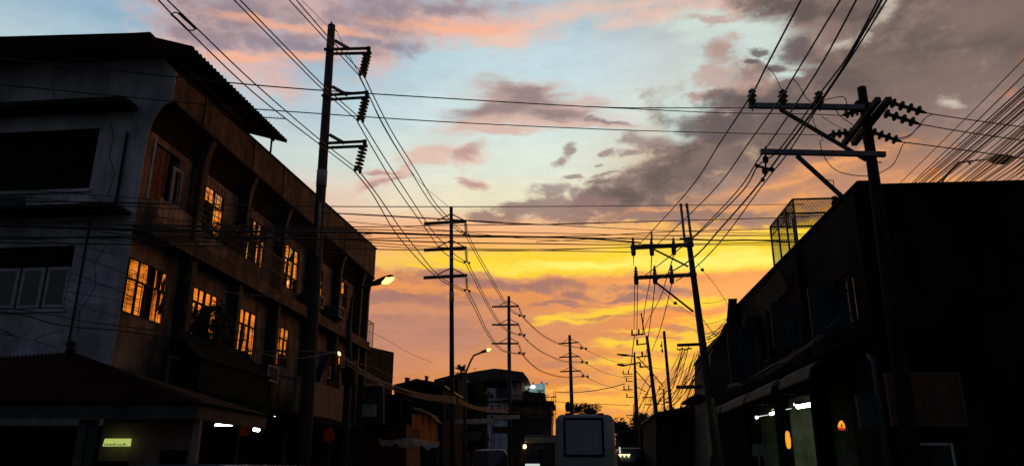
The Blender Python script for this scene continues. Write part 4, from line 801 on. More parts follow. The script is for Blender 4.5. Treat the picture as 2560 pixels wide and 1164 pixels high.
for lv, pr in (('l', [(1304, 884), (1330, 912), (1360, 931), (1410, 943), (1462, 941)]), ('m', [(1305, 838), (1332, 864), (1362, 884), (1410, 903), (1460, 906)]), ('t', [(1305, 791), (1332, 818), (1362, 842), (1405, 862), (1459, 871)])):
    for dxx in (0, 4): T_([(x, y - dxx * .6) for x, y in pr], D3, D4, 1.2, f'{lvl[lv]} level conductor of the pair between the third and fourth tall poles')
for lv, pr in (('l', [(1463, 941), (1500, 958), (1545, 972), (1590, 980)]), ('m', [(1461, 906), (1500, 926), (1545, 940), (1600, 948)]), ('t', [(1460, 871), (1500, 890), (1545, 905), (1610, 915)])):
    T_(pr, D4, 92, 1.0, f'{lvl[lv]} level conductor fading to the right beyond the fourth tall pole', ext=(0, 12))
for (x0, y0, x1, y1, Y) in ((432, 32, 470, 76, 12.2),):
    sp_ = thing('cable_spacer', at(450, 50, Y), 'twin wire spacer loops on the lowest pair above the left roof corner', 'cable spacer')
    for pts in ([(428, 36), (437, 31), (447, 34)], [(466, 73), (478, 77), (490, 73)]): mb = MB(); mb.tube([at(x, y, Y) for x, y in pts], .012); mb.build('loop', K['wire'], sp_, True)
    for pts in ([(428, 36), (444, 50), (466, 72)], [(447, 34), (470, 55), (490, 73)]): mb = MB(); mb.tube([at(x, y, 12.3) for x, y in pts], .022); mb.build('armour_rod', K['wire'], sp_, True)
# across the street to the near right pole
GX = 'cables strung across the street to the near right pole'
wire([(-80, 140), (250, 172), (575, 207), (830, 228), (1180, 250), (1500, 268), (1700, 270), (1872, 270)], 9.5, NY, 3.4, 'upper cable crossing the street, from behind the left roof edge to the right crossarm', GX, ext=(8, 0))
wire([(1490, 268), (1600, 273), (1800, 282), (2010, 285), (2104, 289)], 14.7, NY + .1, 2.6, 'short branch cable splitting down from the upper street crossing', GX)
wire([(-80, 204), (85, 220), (250, 236), (540, 264), (640, 273), (1100, 304), (1500, 323), (1800, 332), (2068, 338)], 9.0, NY + .9, 2.8, 'lower cable crossing the street in front of the left building', GX, ext=(8, 0))
for pts, l in (([(2318, 283), (2400, 296), (2560, 318), (2700, 336)], 'upper'), ([(2302, 311), (2400, 328), (2560, 352), (2700, 372)], 'middle'), ([(2256, 355), (2400, 374), (2560, 396), (2700, 414)], 'lower')):
    wire(pts, 15.2, 14.5, 3.2, f'{l} cable leaving the near right pole towards the right edge', GX, ext=(0, 8))
# jumpers
jid = ['loop of jumper cable beside the near right pole', 'hanging jumper cable under the near right crossarms']
for pts, w_, jl in (([(1917, 166), (1934, 184), (1945, 205), (1955, 226)], 2.2, 'jumper dropping to the middle pin insulator'), ([(1982, 196), (1998, 215), (2014, 243), (2030, 257)], 2.2, 'jumper dropping to the right pin insulator'), ([(2012, 262), (2048, 262), (2062, 250), (2080, 246), (2104, 242), (2115, 250), (2117, 268)], 2.6, 'arched jumper over the upper arm next to the pole'),
    ([(2082, 262), (2100, 290), (2126, 308), (2150, 330), (2165, 378)], 2.4, 'jumper slanting down across the pole front'), ([(2029, 262), (2034, 305), (2050, 335), (2058, 352)], 2, 'short jumper hanging to the left dead end'), ([(2052, 290), (2080, 308), (2105, 322), (2130, 340)], 1.8, 'thin jumper under the upper arm'),
    ([(2050, 350), (2057, 385), (2085, 422), (2128, 437), (2176, 440)], 2.4, 'deep sagging jumper left of the near right pole'), ([(2199, 433), (2231, 413), (2247, 385), (2258, 360), (2276, 357)], 2.4, 'jumper curling up right of the near right pole'),
    ([(2243, 346), (2274, 338), (2298, 314), (2314, 294), (2332, 286)], 2.6, 'upper of two S-shaped jumpers by the right dead ends'), ([(2234, 351), (2268, 344), (2292, 322), (2303, 313)], 2.4, 'lower of two S-shaped jumpers by the right dead ends')):
    A0 = at(*pts[0], NY - .35); mb = MB(); P3 = [at(x, y, NY - .35) for x, y in pts]; out = []
    for i in range(len(P3) - 1):
        p0, p1_, p2_, p3 = P3[max(i - 1, 0)], P3[i], P3[i + 1], P3[min(i + 2, len(P3) - 1)]
        for j in range(5): t = j / 5; out.append(.5 * ((2 * p1_) + (p2_ - p0) * t + (2 * p0 - 5 * p1_ + 4 * p2_ - p3) * t * t + (3 * p1_ - p0 - 3 * p2_ + p3) * t ** 3))
    out.append(P3[-1]); mb.tube(out, w_ * kn / 2, 5); tag(mb.build('jumper_cable', K['wire'], None, True), jl, 'cable', 'jumper cables on the near right pole')
# right-hand lines along the street
GR = 'lines along the right side of the street'
for pts, Ya, w_, lab, e in (
    ([(2003, 0), (1915, 168), (1880, 235), (1800, 357), (1718, 480), (1596, 613)], 9.5, 3.2, 'leftmost line from the top edge through the first pin insulator', 12),
    ([(2101, 0), (1982, 196), (1957, 237), (1870, 360), (1780, 480), (1641, 613)], 10.2, 3.2, 'second line from the top edge through the middle pin insulator', 12),
    ([(2141, 0), (2060, 150), (1985, 268), (1895, 400), (1841, 480), (1732, 593), (1690, 620)], 10.4, 3.4, 'third line from the top edge passing left of the right pin', 12),
    ([(2196, 0), (2120, 140), (2047, 238), (1950, 372), (1895, 415), (1854, 480), (1738, 590), (1610, 690)], 11, 3.4, 'line running through the right pin insulator and the cable spacer', 12),
    ([(2205, 0), (2110, 165), (2050, 255), (1960, 375), (1925, 422), (1881, 480), (1802, 570), (1732, 645), (1640, 700)], 11.2, 4.6, 'thickest of the lines bunched through the spacer on the right', 12),
    ([(2217, 0), (2140, 125), (2060, 245), (1975, 375), (1932, 430), (1894, 480), (1802, 603), (1732, 674), (1690, 702)], 11.4, 3.4, 'rightmost line of the bundle from the top edge', 12)):
    wire(pts, Ya, MY, w_, lab, GR, ext=(e, 0))
for pts, lab in (([(1584, 640), (1584, 664)], 'short drop between the left upper and lower cutouts'), ([(1629, 640), (1625, 700), (1612, 770), (1605, 838)], 'line falling from the middle upper cutout'), ([(1684, 638), (1668, 690), (1650, 745), (1620, 800), (1612, 822)], 'curving line falling from the right upper cutout'),
                 ([(1587, 712), (1586, 760), (1585, 824)], 'left line falling from the lower arm'), ([(1594, 712), (1593, 770), (1592, 846)], 'second line falling from the lower arm'), ([(1637, 711), (1632, 760), (1622, 830), (1616, 880), (1608, 905)], 'third line falling from the lower arm'),
                 ([(1679, 710), (1665, 770), (1648, 830), (1630, 875)], 'right line curving down from the lower arm'), ([(1586, 838), (1582, 870), (1578, 905), (1572, 925)], 'thin far line below the stub arms')):
    wire(pts, MY - .2, 48, 2.0, lab, GR)
wire([(1742, 655), (1756, 674), (1790, 715), (1822, 765)], MY, 27, 1.2, 'thin guy wire with a ball insulator right of the middle pole', GR)
wire([(1640, 710), (1688, 757), (1740, 792)], MY, MY + .5, 1.2, 'thin guy wire with a ball insulator left of the middle pole', GR)
for c, l in (((1756, 674), 'round guy insulator right of the middle pole'), ((1688, 757), 'round guy insulator left of the middle pole')): mb = MB(); mb.ball(at(*c, MY), .075, .075, .065); tag(mb.build('guy_insulator', K['ceramic'], None, True), l, 'insulator')
# bundle across the street
GB = 'bundle of cables crossing the street'
bund = [([(-80, 500), (400, 508), (840, 516), (1340, 516), (1700, 513), (1960, 511)], 1.8, 'straight topmost cable of the crossing bundle'),
 ([(-80, 480), (400, 520), (845, 533), (1128, 548), (1340, 560), (1683, 577), (1960, 584)], 1.6, 'sagging cable just under the topmost one'),
 ([(840, 533), (1128, 549), (1320, 561), (1500, 557), (1700, 551), (1960, 544)], 2.2, 'cable rising to the right through the rooftop cage'),
 ([(870, 554), (1128, 577), (1340, 598), (1600, 607)], 1.3, 'thin cable slanting gently down to the right'),
 ([(-80, 555), (400, 562), (890, 567), (1128, 563), (1340, 561), (1500, 556)], 2.0, 'nearly level cable meeting the rising one'),
 ([(-80, 545), (400, 566), (890, 573), (1340, 582), (1600, 587), (1960, 590)], 1.6, 'level thin cable over the thick one'),
 ([(-80, 560), (400, 575), (895, 581), (1128, 588), (1330, 592), (1465, 596), (1600, 606)], 4.6, 'thickest cable of the crossing bundle'),
 ([(1340, 592), (1500, 588), (1700, 578), (1960, 571)], 1.8, 'thin cable leaving the thickest one upward to the right'),
 ([(1340, 592), (1600, 597), (1800, 600), (1960, 600)], 2.6, 'cable continuing right from the thickest one'),
 ([(-80, 590), (400, 596), (915, 596), (1128, 593), (1340, 593)], 2.2, 'cable joining the thick one from below left'),
 ([(-80, 600), (400, 590), (920, 600), (1128, 606), (1340, 609), (1577, 611), (1960, 606)], 2.4, 'level cable in the lower half of the bundle'),
 ([(925, 606), (1128, 619), (1340, 623), (1580, 618)], 1.6, 'thin twisted cable near the bundle bottom'),
 ([(935, 614), (1128, 624), (1340, 626), (1700, 613), (1960, 612)], 1.4, 'faint cable rising slightly at its right end'),
 ([(-80, 605), (400, 612), (943, 623), (1128, 625), (1340, 626), (1590, 630)], 2.2, 'lowest long cable of the crossing bundle'),
 ([(1340, 604), (1600, 592), (1800, 588), (1960, 586)], 1.3, 'faint cable crossing behind the middle right pole'),
 ([(1700, 596), (1800, 601), (1870, 600), (1960, 604)], 3.4, 'short thick tangle entering the rooftop cage')]
for pts, w_, lab in bund:
    Y_ = lambda x: 11.8 + (x + 80) / 2040 * 15.5
    wire(pts, Y_(pts[0][0]), Y_(pts[-1][0]), w_ * 1.3, lab, GB, ext=(6 if pts[0][0] < 0 else 0, 1.5 if pts[-1][0] > 1900 else 0))
# loose cables over the grey side wall
GW = 'loose cables in front of the grey side wall'
for pts, w_ in (([(-60, 465), (50, 473), (150, 481), (330, 494), (450, 505)], 2.2), ([(-60, 470), (150, 480), (225, 488), (290, 525), (420, 545)], 2), ([(-60, 485), (70, 503), (200, 505), (400, 511), (560, 520)], 2), ([(-60, 482), (80, 503), (250, 530), (400, 545), (560, 560)], 2.2),
                ([(-60, 595), (100, 597), (250, 592), (400, 600), (520, 604)], 3), ([(-60, 600), (60, 597), (200, 615), (300, 640)], 1.6), ([(-60, 772), (50, 785), (150, 812), (300, 826), (420, 842), (620, 850)], 3.2), ([(-60, 765), (60, 775), (200, 800), (330, 818), (480, 835)], 2.4),
                ([(185, 635), (240, 655), (330, 690)], 1.8), ([(175, 680), (240, 705), (340, 745)], 2.2), ([(170, 700), (250, 712), (340, 725)], 1.6), ([(165, 728), (250, 742), (330, 760)], 1.8), ([(160, 745), (240, 775), (330, 800)], 1.6), ([(85, 850), (110, 838), (160, 825)], 2), ([(-60, 820), (60, 845), (150, 870)], 1.6), ([(560, 876), (660, 878), (760, 877), (830, 880)], 3)):
    k_ = 'one of the loose dark cables hanging in front of the grey side wall'
    wire(pts, 13.6 if pts[0][0] < 600 and pts[0][0] != 560 else 18, 13.7 if pts[0][0] != 560 else 22, w_, k_, GW)
# drooping cables across the left street facade
GL = 'drooping cables across the left street facade'
for i, (y0, ym, y1, w_) in enumerate(((548, 566, 574, 2.4), (556, 578, 590, 2.2), (566, 585, 584, 3.2), (572, 596, 604, 2), (580, 606, 616, 2.6), (590, 600, 600, 2), (538, 560, 575, 1.8), (597, 620, 640, 1.8), (560, 600, 610, 1.6))):
    wire([(250, y0), (420, y0 + 14), (620, ym + 4), (800, ym + 8), (930, y1)], 13.2, 19.5, w_, 'one of the dark cables drooping across the upper bays of the left street facade', GL)
for i, (a, b_, c, d) in enumerate(((440, 480, 700, 600), (460, 690, 700, 740), (430, 560, 640, 700), (500, 520, 560, 610), (640, 880, 840, 878), (300, 690, 470, 735))):
    wire([(a, b_), ((a + c) / 2, (b_ + d) / 2 + 16), (c, d)], 14.5, 18.5, 1.8, 'one of the dark cables drooping across the upper bays of the left street facade', GL)
# bright cable bundle swinging right from the shop corner
GS = 'slack phone cables sweeping right from the left shop corner'
K['cable_grey'] = mat('weathered_grey_cable', (.13, .09, .07), rough=.5, bump=0)
for i in range(9):
    o_ = i * 2.5; r_ = random.uniform(-3, 3)
    wire([(838 + i, 872 + o_ * .9), (880, 905 + o_ * .8 + r_), (930, 938 + o_ * .6), (990, 965 + o_ * .55 + r_), (1060, 983 + o_ * .7), (1140, 990 + o_ * .9)], 24, 37.2, 1.25, 'one of the slack grey cables sweeping right from the left shop corner', GS, m=K['cable_grey'] if i % 2 else K['wire'])
for i in range(5):
    wire([(1140, 992 + i * 3), (1190, 1015 + i * 2), (1240, 1018 + i * 3), (1275, 1015 + i * 4)], 37.6, 56, 1.4, 'one of the slack cables continuing from the second tall pole to the third', GS)
    wire([(1275, 1012 + i * 4), (1320, 1022 + i * 4), (1385, 1024 + i * 5)], 56, 60, 1.3, 'one of the slack cables continuing right from the third tall pole', GS)
# tangle between the middle right pole and the far ones
GC = 'tangled service cables low on the middle right pole'
for i in range(30):
    x0 = random.uniform(1700, 1768); y0 = random.choice([868, 872, 880, 905, 925, 940, 968]) + random.uniform(-6, 8); x1 = x0 - random.uniform(40, 105); y1 = y0 + random.uniform(80, 165)
    y1 = min(y1, 1040); wire([(x0, y0), (x0 * .55 + x1 * .45 + random.uniform(-6, 4), y0 * .5 + y1 * .5 + random.uniform(4, 22)), (x1, y1)], MY + random.uniform(-.3, .6), 47 + random.uniform(-3, 8), random.choice([.7, .9, 1.2, 1.7]), 'one of the tangled service cables sloping down left from the middle right pole', GC)
for i in range(9): x0, y0 = 1752 + i * .6, 866 + i * 8; wire([(x0 - 60 + i * 3, y0 + 130), (x0 - 20, y0 + 62 + 8 * math.sin(i)), (x0, y0)], 40, MY, 1.5, 'one of the tangled service cables sloping down left from the middle right pole', GC)
for i, (a, b_, c, d) in enumerate(((1760, 810, 1822, 793), (1756, 758, 1820, 745), (1764, 835, 1812, 812), (1765, 842, 1810, 820), (1766, 848, 1808, 826), (1768, 856, 1806, 832), (1768, 846, 1818, 796), (1770, 850, 1812, 815), (1772, 885, 1782, 872), (1770, 870, 1800, 838), (1758, 798, 1800, 850), (1742, 660, 1742, 661))[:11]):
    wire([(a, b_), ((a + c) / 2, (b_ + d) / 2 + 3), (c, d)], MY, 31, 1.8 if i > 1 else 1.2, 'one of the service cables fanning right from the middle right pole to the dark rooftops', 'service cables to the right rooftops')
for i in range(14):
    x0 = 1648 + random.uniform(-25, 25); y0 = random.uniform(930, 1000); wire([(x0, y0), (x0 - 22, y0 + 40 + random.uniform(-8, 8)), (x0 - random.uniform(38, 60), 1060)], 47, 61, random.choice([1, 1.4]), 'one of the thin far cables tangled between the distant right poles', 'thin far cables between the distant right poles')
wire([(1384, 978), (1430, 980), (1480, 976), (1530, 967), (1562, 958)], 76, 60, 2.0, 'dark cable sagging from the rooftop scaffold to the far lamp pole', 'far cross cables')
wire([(1384, 1002), (1450, 1008), (1520, 1010), (1575, 1012)], 76, 60, 1.2, 'thin cable just above the white van', 'far cross cables')
wire([(905, 820), (960, 845), (1020, 880), (1080, 905)], 30, 36, .9, 'hair-thin wire from the mesh balcony down to the right', 'far cross cables')
wire([(828, 905), (880, 905), (935, 918), (985, 945)], 26, 33, 1.2, 'thin cable along the low block behind the left building', 'far cross cables')
# fan of lines over the right roof
GF = 'fan of lines rising to the right edge behind the flat roof'
fan = [(2258, 450, 2560, 148, 1.6), (2288, 450, 2560, 187, 2), (2295, 450, 2560, 217, 2.4), (2305, 450, 2560, 226, 2.2), (2312, 450, 2560, 232, 2.6), (2318, 450, 2560, 240, 2), (2330, 450, 2560, 254, 3.4), (2338, 450, 2560, 262, 2), (2350, 450, 2560, 274, 4), (2355, 450, 2560, 285, 1.8), (2372, 450, 2560, 303, 1.8), (2392, 450, 2560, 312, 2.2), (2398, 450, 2560, 318, 2), (2412, 450, 2560, 324, 3), (2420, 450, 2560, 333, 2.4), (2430, 450, 2560, 348, 4), (2438, 450, 2560, 360, 2.4), (2455, 450, 2560, 372, 2.2), (2462, 450, 2560, 379, 3.4), (2478, 450, 2560, 390, 1.8), (2490, 450, 2560, 402, 3), (2510, 450, 2560, 413, 2), (2520, 450, 2560, 423, 2.6), (2540, 450, 2560, 436, 2)]
for i, (a, b_, c, d, w_) in enumerate(fan):
    wire([(a, b_), ((a + c) / 2, (b_ + d) / 2 + 2), (c, d)], 22, 14, w_ * 1.45, 'one of the close-set lines rising to the right edge behind the flat dark roof', GF, ext=(7, 12))
# ================================================================== right shophouse row
RP = RF.P
Rb = thing('shophouse', RP(0, 0, 0), 'long near-black shophouse with flat roof edge filling the right of the photo', 'building')
holesR = [(2.5, 4.9, .14, 3.95), (5.25, 9.0, .14, 3.95), (9.35, 13.2, .14, 3.95)] + [(a, a + 1.3, z, z + 1.25) for a in (1.2, 3.9, 6.6, 9.3, 11.9) for z in (5.2,)]
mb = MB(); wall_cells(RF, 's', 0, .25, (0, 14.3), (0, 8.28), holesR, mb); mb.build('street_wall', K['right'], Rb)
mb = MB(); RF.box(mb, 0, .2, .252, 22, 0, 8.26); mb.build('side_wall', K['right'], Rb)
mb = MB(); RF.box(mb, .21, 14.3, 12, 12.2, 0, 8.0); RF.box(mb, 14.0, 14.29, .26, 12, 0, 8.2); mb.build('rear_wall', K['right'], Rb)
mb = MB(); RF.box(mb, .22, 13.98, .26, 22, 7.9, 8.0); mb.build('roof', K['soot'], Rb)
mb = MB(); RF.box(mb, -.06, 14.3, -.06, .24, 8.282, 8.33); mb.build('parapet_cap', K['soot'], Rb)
mb = MB(); RF.box(mb, .22, 13.9, .3, 11, 4.12, 4.2); mb.build('floor_slab', K['soot'], Rb)
mb = MB(); RF.box(mb, 2.2, 13.6, 4.2, 4.3, .14, 4.1); RF.box(mb, 5.0, 5.1, .26, 4.19, .14, 4.1); RF.box(mb, 9.12, 9.22, .26, 4.19, .14, 4.1); RF.box(mb, 2.1, 2.19, .26, 4.29, .14, 4.1); RF.box(mb, 13.61, 13.7, .26, 4.29, .14, 4.1)
mb.build('shop_wall', K['shop'], Rb)
for a in (1.2, 3.9, 6.6, 9.3, 11.9):
    mb = MB(); z = 5.2
    for (p, q, r_, s_) in ((a, a + .06, z, z + 1.25), (a + 1.24, a + 1.3, z, z + 1.25), (a + .62, a + .68, z + .06, z + 1.19), (a + .06, a + 1.24, z, z + .06), (a + .06, a + 1.24, z + 1.19, z + 1.25)): RF.box(mb, p, q, .08, .14, r_, s_)
    w_ = mb.build('window', K['right2'], Rb); mb = MB(); RF.box(mb, a + .06, a + 1.24, .15, .16, z + .06, z + 1.19); mb.build('pane', K['glass_dark'], w_)
for a in (.02, 5.0, 9.1, 13.8): mb = MB(); RF.box(mb, a, a + .28, -.16, -.002, .14, 8.1 if a else 6.6); mb.build('pilaster', K['right'], Rb)
mb = MB(); RF.box(mb, .35, 14.2, -.5, -.002, 4.55, 4.66); mb.build('ledge', K['right'], Rb)
for a, z in ((2.9, 4.7), (8.2, 4.75), (10.9, 6.7)):
    mb = MB(); RF.box(mb, a, a + .75, -.45, -.02, z, z + .5); ac = mb.build('air_conditioner', K['right2'], Rb); mb = MB(); RF.box(mb, a + .05, a + .7, -.47, -.452, z + .05, z + .45); mb.build('grille', K['black'], ac)
for a, n1_, z0_, z1_, lab_ in ((1.6, -1.0, 4.9, 6.1, 'dark signboard jutting from the right shophouse nearest the viewer'), (5.7, -.9, 5.2, 6.6, 'dark signboard jutting from the middle of the right shophouse'), (11.4, -1.1, 4.8, 6.9, 'tall dark signboard jutting near the far end of the right shophouse')):
    sb = thing('jutting_sign', RP(a, -.5, z0_), lab_, 'sign'); mb = MB(); RF.box(mb, a, a + .08, n1_, -.12, z0_, z1_); mb.build('board', K['right2'], sb)
    mb = MB(); mb.bar(RP(a + .04, -.12, z1_ - .1), RP(a + .04, .02, z1_ - .1), .04); mb.bar(RP(a + .04, -.12, z0_ + .1), RP(a + .04, .02, z0_ + .1), .04); mb.build('bracket', K['iron'], sb)
for i in range(5):
    z = 4.72 + random.uniform(0, .35); mb = MB(); mb.tube([RP(-.3, -.62 - .05 * i, z + .3), RP(3.5, -.6 - .04 * i, z + random.uniform(-.15, .1)), RP(7.5, -.55 - .03 * i, z + random.uniform(-.1, .2)), RP(11, -.6 - .04 * i, z - .05), RP(14.6, -.5 - .03 * i, z + .2)], .012 + .006 * (i % 3 == 0), 5); tag(mb.build('facade_cable', K['wire'], None, True), 'one of the bunched cables slung along the front of the right shophouse', 'cable', 'cables slung along the right shophouse')
# slanted grey panel under the roof edge
pn = thing('signboard', RP(7.8, -.3, 7.2), 'dull grey slanting panel just under the dark roof edge below the cage', 'sign')
mb = MB(); mb.hexa([RP(6.3, -.12, 7.15), RP(9.7, -.12, 6.95), RP(9.7, -.06, 6.95), RP(6.3, -.06, 7.15), RP(6.1, -.4, 7.75), RP(9.9, -.4, 7.6), RP(9.9, -.34, 7.6), RP(6.1, -.34, 7.75)]); mb.build('board', K['right2'], pn)
mb = MB(); [mb.bar(RP(a, 0, 7.6), RP(a, -.36, 7.6), .03) for a in (6.5, 8, 9.5)]; mb.build('bracket', K['iron'], pn)
# rooftop cage
cg = thing('rooftop_cage', RP(6.5, .8, 8.33), 'wire mesh cage of steel posts standing on the dark roof edge against the sunset', 'cage')
zt = 9.83; zf = 8.33; s0, s1, n0, n1 = 5.4, 8.25, .06, 1.7
def rp(s_, n_, z): return RP(s_, n_, z)
fr = MB()
for a in (s0, s0 + .9, s0 + 1.9, s1):
    fr.bar(rp(a, n0, zf), rp(a, n0, zt), .05)
for a in (s0, s1): fr.bar(rp(a, n1, zf - .3), rp(a, n1, zt), .05)
fr.bar(rp(s0 + 1.9, .6, zf), rp(s0 + 1.9, .6, zt), .09)
for z in (zt, zt - .35): fr.bar(rp(s0, n0, z), rp(s1, n0, z), .05 if z == zt else .03)
fr.bar(rp(s0, n1, zt), rp(s1, n1, zt), .045); fr.bar(rp(s0, 3.2, zt), rp(s1, 3.2, zt), .045)
for a in (s0, s0 + 1.4, s1): fr.bar(rp(a, n0, zt), rp(a, 3.2, zt), .05)
for i in range(9): a = s0 + (s1 - s0) * i / 9; fr.bar(rp(a, n0, zt), rp(a + (s1 - s0) / 9, n0, zt - .35), .018)
for a in (s0 + 1.45,): fr.bar(rp(a, n0, zt - .05), rp(a, 3.2, zt - .12), .02)
fr.build('frame', K['iron'], cg)
ms = MB()
for i in range(1, 36): a = s0 + (s1 - s0) * i / 36; ms.bar(rp(a, n0 + .02, zf), rp(a, n0 + .02, zt), .008)
for i in range(1, 18): z = zf + (zt - zf) * i / 18; ms.bar(rp(s0, n0 + .024, z), rp(s1, n0 + .024, z), .008)
ms.build('side_mesh', K['iron'], cg)
ms = MB()
for i in range(1, 30): a = s0 + (s1 - s0) * i / 30; ms.bar(rp(a, n0, zt + .01), rp(a, 3.2, zt + .01), .011)
for i in range(1, 30): b_ = n0 + (3.2 - n0) * i / 30; ms.bar(rp(s0, b_, zt + .016), rp(s1, b_, zt + .016), .011)
ms.build('top_mesh', K['iron'], cg)
mb = MB(); mb.tube([rp(s0 + 1.5, n0 + .1, zt - .1), rp(s0 + 1.45, n0 + .15, zt - .45), rp(s0 + 1.3, n0 + .2, zt - .55), rp(s0 + 1.15, n0 + .15, zt - .4), rp(s0 + 1.1, n0 + .1, zt - .1)], .014); mb.build('hanging_hose', K['iron'], cg)
tk = thing('roof_bundle', rp(s0 - .1, 1.5, 9.2), 'dark bundled sack tied to the right corner post of the rooftop cage', 'sack')
mb = MB(); mb.ball(at(2093, 512, 22.6), .16, .16, .28, 9, .12); mb.ball(at(2096, 530, 22.6), .14, .14, .25, 9, .12); mb.ball(at(2086, 495, 22.6), .1, .1, .07, 9, .1); mb.build('sack', K['soot'], tk, True)
# chimney-like tank and further roofs
ch = thing('water_tank', at(1831, 835, 32), 'dark upright tank at the low end of the long roof edge', 'water tank')
mb = MB(); mb.hexa([at(x, y, Y) for x, y, Y in ((1813, 835, 31.6), (1846, 835, 31.6), (1846, 835, 33), (1813, 835, 33), (1821, 748, 31.6), (1842, 747, 31.6), (1842, 747, 33), (1821, 748, 33))]); mb.build('tank', K['soot'], ch)
mb = MB(); mb.hexa([at(x, y, Y) for x, y, Y in ((1820, 752, 31.5), (1843, 751, 31.5), (1843, 751, 33.1), (1820, 752, 33.1), (1820.5, 746, 31.5), (1842.5, 745, 31.5), (1842.5, 745, 33.1), (1820.5, 746, 33.1))]); mb.build('lid', K['right'], ch)
def pblock(t, name, pts, Y, depth, m, dirv=(.08, 1, 0)):
    mb = MB(); mb.prism([at(x, y, Y) for x, y in pts], Vector(dirv).normalized() * depth); return mb.build(name, m, t)
def rowhouse(pts, Y, depth, m, label, extra=None, name='house', cat='building', base=None):
    t = thing(name, (at(*pts[0], Y).x, Y, 0), label, cat); pblock(t, 'wall', pts, Y, depth, m); return t
h = rowhouse([(1776, 1190), (1776, 874), (1799, 838), (1812, 833), (1850, 830), (1900, 1190)], 36, 5, K['brownwall'], 'dark narrow house with a sloping roof shoulder left of the upright tank')
pblock(h, 'roof', [(1773, 876), (1798, 836), (1812, 830), (1812, 834), (1799, 840), (1776, 878)], 35.8, 5.4, K['soot'])
pblock(h, 'awning', [(1800, 838), (1815, 806), (1848, 804), (1850, 834)], 35.2, .5, K['soot'])
h = rowhouse([(1640, 1190), (1640, 1029), (1700, 1019), (1758, 1004), (1790, 996), (1790, 1190)], 42, 8, K['soot'], 'low dark shed row with gently sloping roof under the far right poles', name='shed')
for x_, y_, w_ in ((1662, 1026, 3), (1681, 1022, 5), (1702, 1018, 3), (1716, 1016, 7)): pblock(h, 'roof_vent', [(x_, y_ + 3), (x_, y_ - 5), (x_ + w_, y_ - 6), (x_ + w_, y_ + 3)], 43, .4, K['soot'])
pblock(h, 'roof', [(1636, 1030), (1700, 1018), (1792, 992), (1792, 1000), (1700, 1024), (1636, 1035)], 41.5, 9, K['tin'])
h = rowhouse([(1548, 1190), (1548, 1080), (1575, 1072), (1610, 1062), (1650, 1058), (1650, 1190)], 64, 6, K['soot'], 'low black shed filling the end of the street right of the jeepney', name='shed'); pblock(h, 'roof', [(1545, 1081), (1575, 1070), (1610, 1060), (1652, 1056), (1652, 1060), (1575, 1075), (1545, 1085)], 63.6, 7, K['tin'])
h = thing('awning', at(1735, 1000, 33), 'small humped black canopy at the foot of the middle right pole', 'awning'); pblock(h, 'canopy', [(1716, 1001), (1722, 992), (1735, 986), (1752, 984), (1764, 990), (1764, 1002)], 33, 2, K['black']); pblock(h, 'support', [(1722, 1015), (1722, 1001), (1724, 1001), (1724, 1015)], 33.2, .06, K['iron'])
# street-level awnings on the right
for (a, b_, m_, lab) in ((15.2, 18.6, 'canvas', 'farthest rolled canvas awning on the right, near the middle right pole'), (10.6, 14.8, 'canvas', 'dull pink canvas awning left of the shop lights'), (6.6, 10.2, 'canvas', 'longer canvas awning above the two small shop tubes'), (2.6, 5.6, 'right2', 'dark grey awning above the brightest shop light')):
    t = thing('awning', RP(a, 0, 4.2), lab, 'awning', 'awnings along the right shops'); mb = MB(); n_ = 8
    pr = [(-.02, 4.50), (-.35, 4.47), (-.65, 4.38), (-.86, 4.2), (-.94, 3.96), (-.90, 3.96), (-.82, 4.17), (-.62, 4.33), (-.34, 4.42), (-.02, 4.45)]
    if a > 15: t.location = RP(a, 0, 4.2)
    mb.prism([RP(a, n, z) for n, z in pr], RF.s * (b_ - a)); mb.build('canopy', K[m_], t, False)
    mb = MB(); mb.bar(RP(a, -.9, 3.95), RP(b_, -.9, 3.95), .03)
    for q in (a + .05, b_ - .05): mb.bar(RP(q, -.9, 3.95), RP(q, -.02, 3.9), .025)
    mb.build('frame', K['iron'], t)
t = thing('hanging_sheet', RP(16, -.95, 3.9), 'tan cloth sheet hanging below the farthest right awning', 'cloth')
mb = MB(); pts = [RP(15.4 + 2.6 * i / 12, -1.02 - .05 * math.sin(i * 1.9), z + (.12 * math.sin(i) if z < 3 else 0)) for z in (3.9, 3.2, 2.3) for i in range(13)]
mb.add(pts, [(r_ * 13 + i, r_ * 13 + i + 1, (r_ + 1) * 13 + i + 1, (r_ + 1) * 13 + i) for r_ in range(2) for i in range(12)]); mb.build('sheet', K['tarp'], t, True)
t = thing('sign_board', RP(14.5, -.8, 2.2), 'small pale sign board standing left of the shop doorway on the right', 'sign'); mb = MB(); mb.hexa([at(x, y, Y) for x, y, Y in ((1880, 1139, 26), (1913, 1139, 26), (1913, 1139, 26.1), (1880, 1139, 26.1), (1882, 1108, 26), (1913, 1109, 26), (1913, 1109, 26.1), (1882, 1108, 26.1))]); mb.build('panel', K['right2'], t)
mb = MB(); q = at(1897, 1139, 26.05); mb.bar((q.x, q.y, .13), q, .06); mb.build('post', K['iron'], t)
